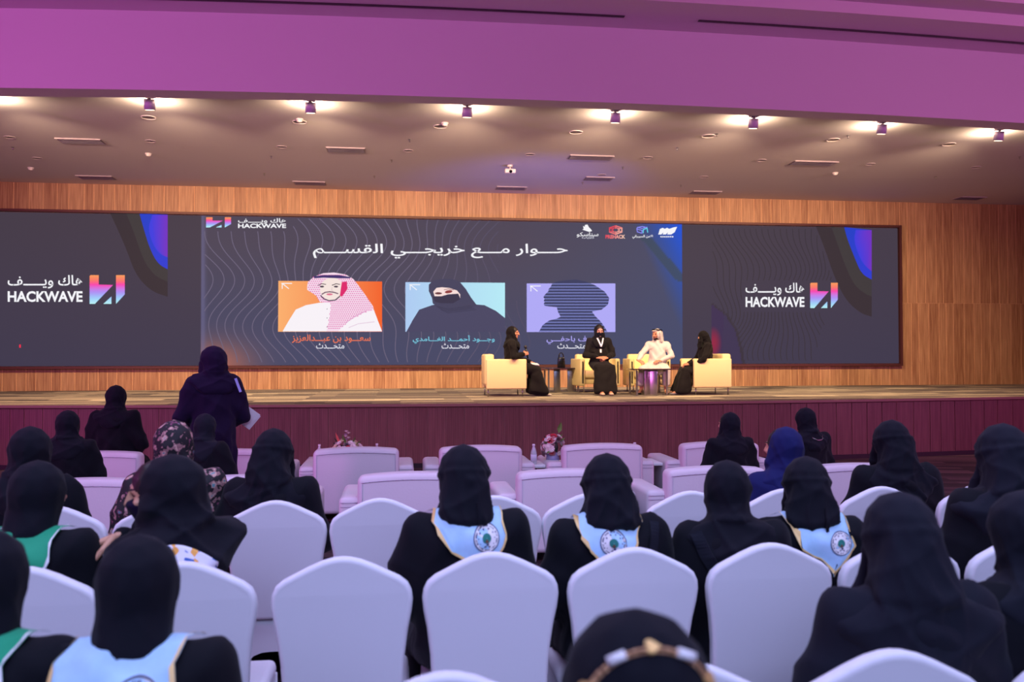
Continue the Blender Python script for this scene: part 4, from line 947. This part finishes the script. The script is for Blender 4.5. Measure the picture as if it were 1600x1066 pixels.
def back_disc(bvh, cx, cz, r0_, r1_, off, n=28, rot=0, y0=-1.0):
    vs = []; fs = []
    for i in range(n):
        a = 2 * pi * i / n + rot
        for r in (r0_, r1_):
            x, z = cx + r * cos(a), cz + r * sin(a); h = bvh.ray_cast(Vector((x, y0, z)), Vector((0, 1, 0)))
            y = h[0].y if h[0] is not None else -.1; vs.append((x, y - off, z))
    for i in range(n): a = 2 * i; b = 2 * ((i + 1) % n); fs.append((a, a + 1, b + 1, b))
    return vs, fs
def kerchief(root, rob, m, trim_m, tipz=.89, tipx=0, top=1.085, emblem=None, side=.145, mark=None, dz=0, up=1.04):
    bv = bvh_of(rob); nu, nt = 36, 12
    def pt(u, t, off):
        ph = u * 1.9; a = Vector((sin(ph) * .085, -cos(ph) * .085 - .015, top + dz)); w_ = abs(u)
        b = Vector((tipx * (1 - w_) + side * np.sign(u) * w_ ** .9, -.20 * (1 - w_) + .02 * w_, (tipz * (1 - w_ ** 1.0) + up * w_) + dz))
        p = a.lerp(b, t); p.z -= 0
        h = bv.find_nearest(p)
        return h[0] + h[1] * off
    def grid(t0, t1, off, n2):
        vs = [pt(-1 + 2 * i / nu, t0 + (t1 - t0) * j / n2, off) for i in range(nu + 1) for j in range(n2 + 1)]
        fs = [(i * (n2 + 1) + j, (i + 1) * (n2 + 1) + j, (i + 1) * (n2 + 1) + j + 1, i * (n2 + 1) + j + 1) for i in range(nu) for j in range(n2)]
        return vs, fs
    vs, fs = grid(0, 1, .015, nt); V = np.array([list(q) for q in vs])
    V[:, 1] -= .004 * np.sin(V[:, 0] * 40 + V[:, 2] * 25) + .003
    me = smooth(pydata('neckerchief', V, fs)); k = obj('neckerchief', me, m, root); k['label'] = 'coloured triangular neckerchief over the back of the neck'
    vs, fs = grid(.92, 1.0, .019, 2); V = np.array([list(q) for q in vs]); V[:, 1] -= .004 * np.sin(V[:, 0] * 40 + V[:, 2] * 25) + .003
    obj('trim', smooth(pydata('trim', V, fs)), trim_m, k)
    if emblem:
        ex, ez, er = emblem; ez += dz; kb = bvh_of(me)
        obj('emblem_disc', smooth(pydata('emblem_disc', *back_disc(kb, ex, ez, er * .02, er, .004))), WHITEC, k)
        V, F_ = back_disc(kb, ex, ez, er * .93, er, .0055); obj('emblem_ring', pydata('emblem_ring', V, F_), NAVY, k)
        V, F_ = back_disc(kb, ex, ez, .001, er * .34, .0055, 16); obj('emblem_centre', pydata('emblem_centre', V, F_), TEAL, k)
        V = []; F_ = []; R = random.Random(4)
        for i in range(40):
            a = 2 * pi * i / 40; rr = er * (.80 if i % 4 else .62); v1, f1 = back_disc(kb, ex + rr * cos(a), ez + rr * sin(a), .0002, er * R.uniform(.035, .07), .0056, 5, R.random()); F_ += [tuple(q + len(V) for q in f) for f in f1]; V += v1
        for dx, dz_, r_ in ((.05, -.42, .10), (-.12, -.55, .06), (.16, -.58, .06)): v1, f1 = back_disc(kb, ex + er * dx, ez + er * dz_, .0002, er * r_, .0056, 6); F_ += [tuple(q + len(V) for q in f) for f in f1]; V += v1
        o = obj('emblem_marks', pydata('emblem_marks', V, F_), NAVY, k); o['kind'] = 'stuff'
        V, F_ = back_disc(kb, ex, ez - er * .2, .0002, er * .12, .0062, 8); obj('emblem_figure', pydata('emblem_figure', V, F_), BROWN, k)
    return k
def ribbon(root, bv, pts, w_, m, name, off=.008, th=.004):
    vs = []; P_ = [np.array(p, float) for p in pts]; n = 14; q = []
    for i in range(n + 1):
        t = i / n * (len(P_) - 1); j = min(int(t), len(P_) - 2); q.append(P_[j] + (P_[j + 1] - P_[j]) * (t - j))
    for i in range(n + 1):
        d = q[min(i + 1, n)] - q[max(i - 1, 0)]; nn = np.array([-d[1], d[0]]) / max(np.hypot(*d), 1e-6) * w_ / 2
        for s in (-1, 1):
            x, z = q[i] + nn * s; h = bv.ray_cast(Vector((x, -1, z)), Vector((0, 1, 0))); y = h[0].y if h[0] is not None else (vs[-1][1] + off if vs else -.1)
            vs.append((x, y - off, z))
    fs = [(2 * i, 2 * i + 2, 2 * i + 3, 2 * i + 1) for i in range(n)]
    me = pydata(name, vs, fs); o = obj(name, me, m, root); s = o.modifiers.new('s', 'SOLIDIFY'); s.thickness = th; return o

J0 = joints()
LAP = {'L': ('relax', (.7, .55, -.1), (0, .2, 1)), 'R': ('relax', (-.7, .55, -.1), (0, .2, 1))}
BODY0 = body(J0, LAP)
ROBES = [robe(J0, s, wide=w_) for s, w_ in ((1, 1.0), (2, 1.1), (3, 1.0), (4, 1.05))]
def audience(px, py, Y, style, label, m=BLK, rz=0, hy=0, hp=0, rv=0, seed=0, wide=1.0, drape=1.0, top=1.313, rm=None, Jn=None, fold=1.0, kx=1.0):
    p = PY(px, py, Y); k = p[2] / top
    t = thing('person', label, 'person', (p[0], Y, 0), radians(rz)); t.scale = (k * kx, k, k)
    J = Jn or J0
    if style == 'open' or Jn is not None or hy or hp: bme = body(J, LAP, hy, hp)
    else: bme = BODY0
    o = bpy.data.objects.new('body', bme); C.objects.link(o); o.parent = t
    if rv is not None:
        rme = ROBES[rv] if (rm is None or rm is BLK) else ROBES[rv].copy()
        if not rme.materials: rme.materials.append(rm or BLK)
        elif rm is not None and rm is not BLK: rme.materials.clear(); rme.materials.append(rm)
        r = bpy.data.objects.new('abaya', rme); C.objects.link(r); r.parent = t
    else: rme = None
    sme = scarf(J, style, seed, hy, hp, wide, drape, fold=fold * (.4 if drape == 0 and style == 'hijab' else 1)); obj('headscarf', sme, m, t)
    return t, rme, sme, J
for r_ in ROBES: r_.materials.append(BLK2)
B2 = BLK
YB_, YA, Y0 = RY['B'] + .2, RY['A'] + .2, RY[0] + .2
# front guest rows (armchairs)
audience(105, 640, 6.75, 'hijab', 'seated person in black in the upper left, between the edge hood and the highest hood', rv=0, seed=1, rz=10)
audience(180, 601, 8.6, 'hijab', 'seated person in black with the highest seated hood, below the left screen area', rv=1, seed=2, rz=-4)
audience(318, 645, 6.75, 'hijab', 'seated person in charcoal black between the floral scarf and the standing figure', BLK3, rv=2, seed=3, rz=-12, hp=5)
audience(1140, 643, 6.75, 'open', 'seated person in a tall black hood, left of the blue scarf, cheek showing', rv=0, seed=4, hy=28, drape=.6)
t, r_, s_, J = audience(1262, 636, 6.75, 'hijab', 'seated person in black with a thin silver chain, behind the blue scarf', rv=1, seed=5, rz=14, hp=3)
ribbon(t, bvh_of(r_, s_), [(-.05, 1.035), (.0, 1.012), (.05, 1.015), (.085, 1.05)], .007, CHROME, 'neck_chain', .006)
# row B
audience(45, 665, YB_, 'hijab', 'seated person in black at the left edge, above the green neckerchief person', rv=3, seed=6, rz=8)
t, *_ = audience(272, 655, YB_ + .05, 'hijab', 'seated person in a dark floral headscarf and floral shawl', FLORAL, rv=1, seed=7, rz=18, rm=FLORAL, wide=1.1)
audience(424, 668, YB_, 'niqab', 'seated person in black niqab alone left of centre, head in profile to the right', rv=1, seed=8, hy=-14, rz=-6, drape=1.1, wide=1.05)
audience(1226, 665, YB_ + .1, 'open', 'seated person in a navy blue headscarf', NAVYC, rv=2, seed=9, hy=30, rm=NAVYC)
audience(1397, 655, YB_, 'niqab', 'seated person in black niqab in front of the dark aisle carpet', rv=3, seed=10, rz=-8, hy=12, drape=1.1)
# row A
t, r_, s_, J = audience(50, 718, YA, 'hijab', 'seated person in black with a green neckerchief with a white edge', rv=1, seed=11, hy=-25, drape=0, rz=-6)
kerchief(t, r_, GREEN, WHITEC, tipz=.87, tipx=.03)
t, r_, s_, J = audience(725, 693, YA, 'niqab', 'seated person in black with a light-blue emblem neckerchief, left one of the central pair', rv=1, seed=12, drape=0, wide=1.0, rz=2)
k = kerchief(t, r_, SKY, GOLD, tipz=.875, tipx=.06, emblem=(.062, 1.0, .047))
ribbon(t, bvh_of(r_, s_, k.data), [(.04, 1.12), (.04, 1.08), (.045, 1.04)], .012, BLK, 'veil_tie', .012)
t, r_, s_, J = audience(950, 707, YA, 'niqab', 'seated person in black with a light-blue emblem neckerchief, right one of the central pair', rv=3, seed=13, drape=0, wide=1.12, rz=0)
k = kerchief(t, r_, SKY, GOLD, tipz=.895, tipx=-.035, emblem=(-.018, 1.0, .048))
ribbon(t, bvh_of(r_), [(.16, 1.06), (.15, .98), (.11, .85)], .035, BLK3, 'bag_strap', .008)
t, r_, s_, J = audience(1138, 718, YA, 'hijab', 'seated person in a smooth black hood with a wide bag strap over the left shoulder', rv=1, seed=14, rz=-8, wide=1.1)
ribbon(t, bvh_of(r_, s_), [(-.15, 1.04), (-.12, .96), (-.06, .86)], .045, BLK3, 'bag_strap', .010)
t, r_, s_, J = audience(1262, 712, YA + .05, 'niqab', 'seated person in black niqab with a light-blue emblem neckerchief, nearest the right side', rv=2, seed=15, drape=0, rz=-14, hy=6, wide=1.1)
k = kerchief(t, r_, SKY, GOLD, tipz=.865, tipx=.09, emblem=(.095, .985, .045))
ribbon(t, bvh_of(r_, s_, k.data), [(.045, 1.12), (.045, 1.08), (.045, 1.03)], .012, BLK, 'veil_tie', .012)
audience(1572, 660, YA, 'niqab', 'seated person with the tallest black hood, at the right edge', BLK3, rv=3, seed=16, rz=-4, hy=-6, drape=1.2, wide=1.15)
# row 0
audience(1412, 767, Y0, 'niqab', 'large seated person in black niqab in the right foreground', BLK3, rv=3, seed=17, rz=-6, drape=1.1, wide=1.15, fold=.8, rm=BLK3)
audience(1612, 765, Y0 + .05, 'hijab', 'seated person in black cut by the right edge in the foreground', BLK3, rv=1, seed=18, rz=6, wide=1.05)
t, r_, s_, J = audience(211, 835, Y0 - .08, 'hijab', 'seated person in the lower left foreground, smooth black hood over a light-blue emblem neckerchief', rv=1, seed=19, drape=0, rz=-4, top=1.313)
kerchief(t, r_, SKY, GOLD, tipz=.86, side=.16, emblem=(.055, .985, .05))
t, r_, s_, J = audience(-32, 825, Y0 - .05, 'hijab', 'seated person cut by the left edge with a green neckerchief corner showing', rv=0, seed=20, drape=0)
kerchief(t, r_, GREEN, WHITEC, tipz=.88)
# headband woman
t, r_, s_, J = audience(1000, 945, 1.04, 'hijab', 'nearest person, top of a black hood with a gold chain headband with hearts', rv=0, seed=21, top=1.32, fold=.6, kx=1.07)
bv = bvh_of(s_); hc = Vector(J['head'])
def crown(ph, off=.006, tilt=-.62):
    d = Vector((sin(ph), tilt, cos(ph))).normalized(); h = bv.ray_cast(hc + Vector((0, 0, -.02)), d); p_ = h[0] if h[0] is not None else hc + d * .11
    return p_ + d * off, d
hb = obj('headband', (lambda b: (tube(b, [crown(a)[0] for a in np.linspace(-1.75, 1.75, 40)], .0019, 6), tube(b, [crown(a, .004, -.66)[0] for a in np.linspace(-1.75, 1.75, 40)], .0016, 5), b)[-1])(bmesh.new()), mat('chain_gold', (206, 160, 120), .35, metal=.6), t)
def heart(r):
    pts = [(16 * sin(a) ** 3 / 16 * r, (13 * cos(a) - 5 * cos(2 * a) - 2 * cos(3 * a) - cos(4 * a)) / 16 * r) for a in np.linspace(0, 2 * pi, 28, endpoint=False)]
    bm = bmesh.new(); f = bm.faces.new([bm.verts.new((x, y, 0)) for x, y in pts]); e = bmesh.ops.extrude_face_region(bm, geom=[f]); bmesh.ops.translate(bm, vec=(0, 0, .004), verts=[v for v in e['geom'] if isinstance(v, bmesh.types.BMVert)]); bmesh.ops.recalc_face_normals(bm, faces=bm.faces); return bm
for i, a in enumerate((-.82, 0, .78)):
    p_, d = crown(a, .006); q = d.to_track_quat('Z', 'Y').to_matrix() @ Matrix.Rotation(pi / 2 if i == 1 else .3, 3, 'Z'); obj('heart_charm', heart(.010), mat('heart_gold', (226, 186, 120), .3, metal=.5), hb, p_, q.to_euler())
for a in (-.37, .37):
    p_, d = crown(a, .007); bm = bmesh.new(); cyl(bm, (-.011, 0, 0), (.011, 0, 0), .0065, n=6); q = Matrix((Vector((cos(a), 0, -sin(a))), Vector((0, 1, 0)), Vector((sin(a), 0, cos(a))))).transposed(); obj('white_bead', bm, WHITEC, hb, p_, q.to_euler())

# masked woman with the reaching hand (row A)
p = PY(262, 707, YA + .02); rz = radians(48); k = p[2] / 1.32
root = Matrix.Translation((p[0], YA + .02, 0)) @ Matrix.Rotation(rz, 4, 'Z') @ Matrix.Scale(k, 4); inv = root.inverted()
wr = inv @ Vector(PY(188, 838, 3.04)); el = inv @ Vector(PY(246, 905, 3.10)); tip = inv @ Vector(PY(124, 864, 3.02))
J = joints(); J['wrR'] = np.array(wr); J['elR'] = np.array(el)
t = thing('person', 'seated person in black with a black face mask, turned left, reaching out a bare hand', 'person', (p[0], YA + .02, 0), rz); t.scale = (k,) * 3
d = (tip - wr).normalized(); upv = inv.to_3x3() @ Vector((-.2, .35, 1))
me = body(J, {'R': ('pinch', d, upv), 'L': LAP['L']}, 44, 10, brows=True); obj('body', me, None, t)
rb = robe(J, 5, wide=1.05, cape=False); obj('abaya', rb, BLK2, t); sc_ = scarf(J, 'open', 22, 44, 10, 1.15, 1.0, fold=1.3); v = coords(sc_); c = head_rot(J, 44, 10, (0, .085, -.03)); v = (v - c) * np.array([1.22, 1.22, 1.03]) + c; setco(sc_, v); obj('headscarf', sc_, BLK, t)
def face_mask(J, hy, hp, parent, m=BLK2):
    bm = bmesh.new(); Hu(bm, (head_rot(J, hy, hp, (0, .052, -.030)), (.067, .050, .024)), (head_rot(J, hy, hp, (0, .052, -.075)), (.044, .040, .022)), (head_rot(J, hy, hp, (0, .094, -.030)), (.010, .022, .012)))
    return obj('face_mask', remesh(bm, .006, 3), m, parent)
face_mask(J, 44, 10, t, PURP)
kb = bvh_of(rb, sc_); vs = []; fs = []
for i in range(13):
    for j in range(7):
        u, v_ = i / 12, j / 6; x = -.11 + .15 * u; z = 1.03 - .075 * u * u - .085 * v_ * (1 - .45 * u); h = kb.ray_cast(Vector((x - .0, -1, z)), Vector((0, 1, 0))); vs.append((x, (h[0].y if h[0] is not None else -.05) - .010, z))
for i in range(12):
    for j in range(6): a = i * 7 + j; fs.append((a, a + 7, a + 8, a + 1))
o = obj('neckerchief', smooth(pydata('neckerchief', vs, fs)), PATT, t); o['label'] = 'white neckerchief patterned in blue and orange'; s = o.modifiers.new('s', 'SOLIDIFY'); s.thickness = .004
# standing woman with papers
p = PY(333, 540, 7.35); k = p[2] / (1.313 + .39); rz = radians(24)
t = thing('person', 'standing person in a dark purple robe before the stage, holding papers', 'person', (p[0], 7.35, 0), rz); t.scale = (k,) * 3
J = joints(.39, True); J['elR'] = np.array((.25, .0, 1.10)); J['wrR'] = np.array((.18, .20, 1.02)); J['wrL'] = np.array((-.14, .24, 1.05)); J['elL'] = np.array((-.24, .03, 1.12))
obj('body', body(J, {'L': ('fold', (.6, .6, 0), (0, 0, 1)), 'R': ('fold', (-.5, .7, 0), (0, 0, 1))}, 22, 12), None, t); rb = robe(J, 6, True, 1.0); obj('abaya', rb, PURP, t); sp = scarf(J, 'open', 23, 22, 12, 1.3, 1.2); v = coords(sp); c = head_rot(J, 22, 12, (0, .07, .0)); g_ = np.clip((v[:, 2] - J['neck'][2] + .02) / .08, 0, 1)[:, None]; v = (v - c) * (1 + (np.array([.18, .18, .03]) * g_)) + c; setco(sp, v); obj('headscarf', sp, PURP, t)
tt = p; pp = PY(388, 652, 7.5); tag(obj('paper_sheets', (lambda b: (bx(b, (0, 0, 0), (.13, .005, .15)), bx(b, (.012, .006, -.01), (.13, .003, .15)), b)[-1])(bmesh.new()), WHITEC, None, pp, (.3, .65, .3)), 'white paper sheets held at the right side of the standing purple-robed person', 'papers')
pb = PY(372, 602, 7.28); o = obj('badge_lanyard', box((0, 0, 0), (.02, .008, .12)), mat('lanyard_blue', (150, 160, 220), .5), None, pb, (0, -.35, 0)); tag(o, 'pale lanyard strip over the right shoulder of the standing person', 'lanyard')

# ---- people on the stage
def stage_person(px, py, Y, rz, label, hy, hp, ov, hands_, style, cm, sm, rseed, skin=SKIN2, beard=False, thobe=False, dz=-.06, hem=.07):
    p = PY(px, py, Y); k = (p[2] - ZS) / (1.313 + dz); J = joints(dz); J.update({a: np.array(b, float) for a, b in ov.items()})
    t = thing('person', label, 'person', (p[0], Y, ZS), radians(rz)); t.scale = (k,) * 3
    obj('body', body(J, hands_, hy, hp, skin, beard, voxel=.011, brows=beard, veil=not beard, under=cm), None, t); rb = robe(J, rseed, thobe=thobe, wide=.95, voxel=.011, hem=hem, cape=False); obj('thobe' if thobe else 'abaya', rb, cm, t)
    sm_ = scarf(J, style, rseed + 30, hy, hp, .95, .9 if style != 'ghutra' else 0, fold=.8); obj('headscarf', sm_, sm, t)
    return t, J, k, rb, sm_
def shoe(t, J, m, s):
    a = J['ft' + s]; bm = bmesh.new(); Hu(bm, ((a[0], a[1] - .12, .035), (.036, .035, .032)), ((a[0], a[1] + .05, .022), (.042, .05, .02))); obj('shoe', remesh(bm, .007, 3), m, t)
STG = cloth('stage_black_cloth', (24, 21, 21)); STG2 = cloth('stage_black_scarf', (17, 15, 16))
# left speaker with the microphone
t, J, k, rb, sc_ = stage_person(800, 509, 14.42, -90, 'seated speaker in black in profile at the left of the stage, talking into a microphone', -24, 4,
    dict(wrR=(.10, .20, .74), elR=(.235, .0, .70), wrL=(-.10, .36, .60), elL=(-.22, .08, .68), knL=(-.10, .40, .46), knR=(.10, .42, .46), anL=(-.1, .48, .09), anR=(.1, .5, .09), ftR=(.1, .60, .04), ftL=(-.1, .58, .04)),
    {'R': ('grip', (-.35, .75, .35), (1, .3, .2)), 'L': ('relax', (.1, 1, -.35), (0, .2, 1))}, 'open', STG, STG2, 7)
for s in 'LR': shoe(t, J, mat('pale_shoe', (214, 200, 180), .5), s)
wp = J['wrR'] + np.array([-.03, .085, .02]); M_ = Matrix.Translation(t.location) @ Matrix.Rotation(t.rotation_euler.z, 4, 'Z') @ Matrix.Scale(k, 4)
a_ = M_ @ Vector(wp + np.array([.0, -.01, -.09])); b_ = M_ @ Vector(wp + np.array([0, -.05, .10]))
mt = thing('microphone', 'black handheld microphone held by the left speaker', 'microphone', a_); dd = b_ - a_
bm = bmesh.new(); cyl(bm, (0, 0, 0), dd, .013, .018); obj('handle', bm, BLACKG, mt); bm = bmesh.new(); bmesh.ops.create_icosphere(bm, subdivisions=2, radius=.028, matrix=Matrix.Translation(dd * 1.08)); obj('mesh_head', bm, mat('mic_mesh', (60, 60, 64), .4, metal=.5), mt)
pc = M_ @ Vector(J['wrL'] + np.array([.02, .05, .0])); tag(obj('note_card', box((0, 0, 0), (.13, .10, .012)), WHITEC, None, (pc.x, pc.y - .06, pc.z - .03), (.3, .1, .2)), 'small white note card on the lap of the left speaker', 'card')
# masked woman with lanyard
t, J, k, rb, sc_ = stage_person(936, 506.5, 14.95, 180, 'seated person in black facing forward, black mask and white lanyard, hands folded', 0, 4,
    dict(wrR=(.085, .25, .65), wrL=(-.085, .25, .65), elR=(.25, .03, .70), elL=(-.25, .03, .70), anL=(-.07, .46, .09), anR=(.08, .48, .09), ftL=(-.07, .58, .04), ftR=(.09, .60, .04)),
    {'R': ('fold', (-.85, .5, -.05), (0, .5, .9)), 'L': ('fold', (.85, .5, -.1), (0, .6, .8))}, 'open', STG, STG2, 8)
face_mask(J, 0, 4, t, STG2)
for s in 'LR': shoe(t, J, mat('beige_shoe', (206, 178, 150), .5), s)
def front_ribbon(t, bv, pts, w_, m, name):
    vs = []
    for i, (x, z) in enumerate(pts):
        for s in (-1, 1): h = bv.ray_cast(Vector((x + s * w_ / 2, 1, z)), Vector((0, -1, 0))); vs.append((x + s * w_ / 2, (h[0].y if h[0] is not None else .1) + .008, z))
    o = obj(name, pydata(name, vs, [(2 * i, 2 * i + 1, 2 * i + 3, 2 * i + 2) for i in range(len(pts) - 1)]), m, t); s = o.modifiers.new('s', 'SOLIDIFY'); s.thickness = .004
bv = bvh_of(rb, sc_)
for s in (-1, 1): front_ribbon(t, bv, [(s * .055 * (1 - i / 6) + .0, 1.0 - i * .026) for i in range(7)], .024, WHITEC, 'lanyard')
front_ribbon(t, bv, [(0, .80), (0, .77), (0, .74)], .03, WHITEC, 'badge')
# man in white
t, J, k, rb, sc_ = stage_person(1027, 513, 14.85, 163, 'seated bearded person in a white robe and white headdress with a black cord', -34, 2,
    dict(wrR=(.36, .26, .64), elR=(.31, .05, .73), wrL=(-.05, .26, .63), elL=(-.27, .05, .72), knL=(-.16, .42, .45), knR=(.27, .40, .46), anL=(-.15, .44, .09), anR=(.30, .42, .09), ftL=(-.17, .55, .04), ftR=(.33, .53, .04)),
    {'R': ('relax', (-.75, .5, -.35), (.1, .3, .9)), 'L': ('relax', (.6, .75, .0), (0, .2, 1))}, 'ghutra', THOBE, THOBE, 9, beard=True, thobe=True)
bm = bmesh.new(); ring = [head_rot(J, -34, 2, (.090 * cos(a), -.02 + .103 * sin(a), .084 + .010 * sin(a))) for a in np.linspace(0, 2 * pi, 33)]
tube(bm, ring, .0075, 8); ring = [q + np.array([0, 0, .012]) for q in ring]; c_ = J['head']; ring = [np.array([c_[0] + (q[0] - c_[0]) * .95, c_[1] + (q[1] - c_[1]) * .95, q[2]]) for q in ring]; tube(bm, ring, .0075, 8); obj('head_cord', bm, BLACKG, t)
for s in 'LR': shoe(t, J, BLACKG, s)
# right woman in niqab
t, J, k, rb, sc_ = stage_person(1101, 516, 14.42, 90, 'seated person in black niqab in profile at the right end of the stage', 8, 4,
    dict(wrR=(.05, .32, .60), wrL=(-.10, .36, .58), elR=(.22, .1, .68), elL=(-.23, .1, .68), anL=(-.1, .52, .09), anR=(.1, .50, .09), ftL=(-.12, .66, .04), ftR=(.12, .64, .04)),
    {'R': ('fold', (-.4, .9, -.1), (0, 0, 1)), 'L': ('fold', (.4, .9, -.1), (0, 0, 1))}, 'niqab', STG, STG2, 10)
for s in 'LR': shoe(t, J, mat('grey_shoe', (120, 112, 116), .5), s)
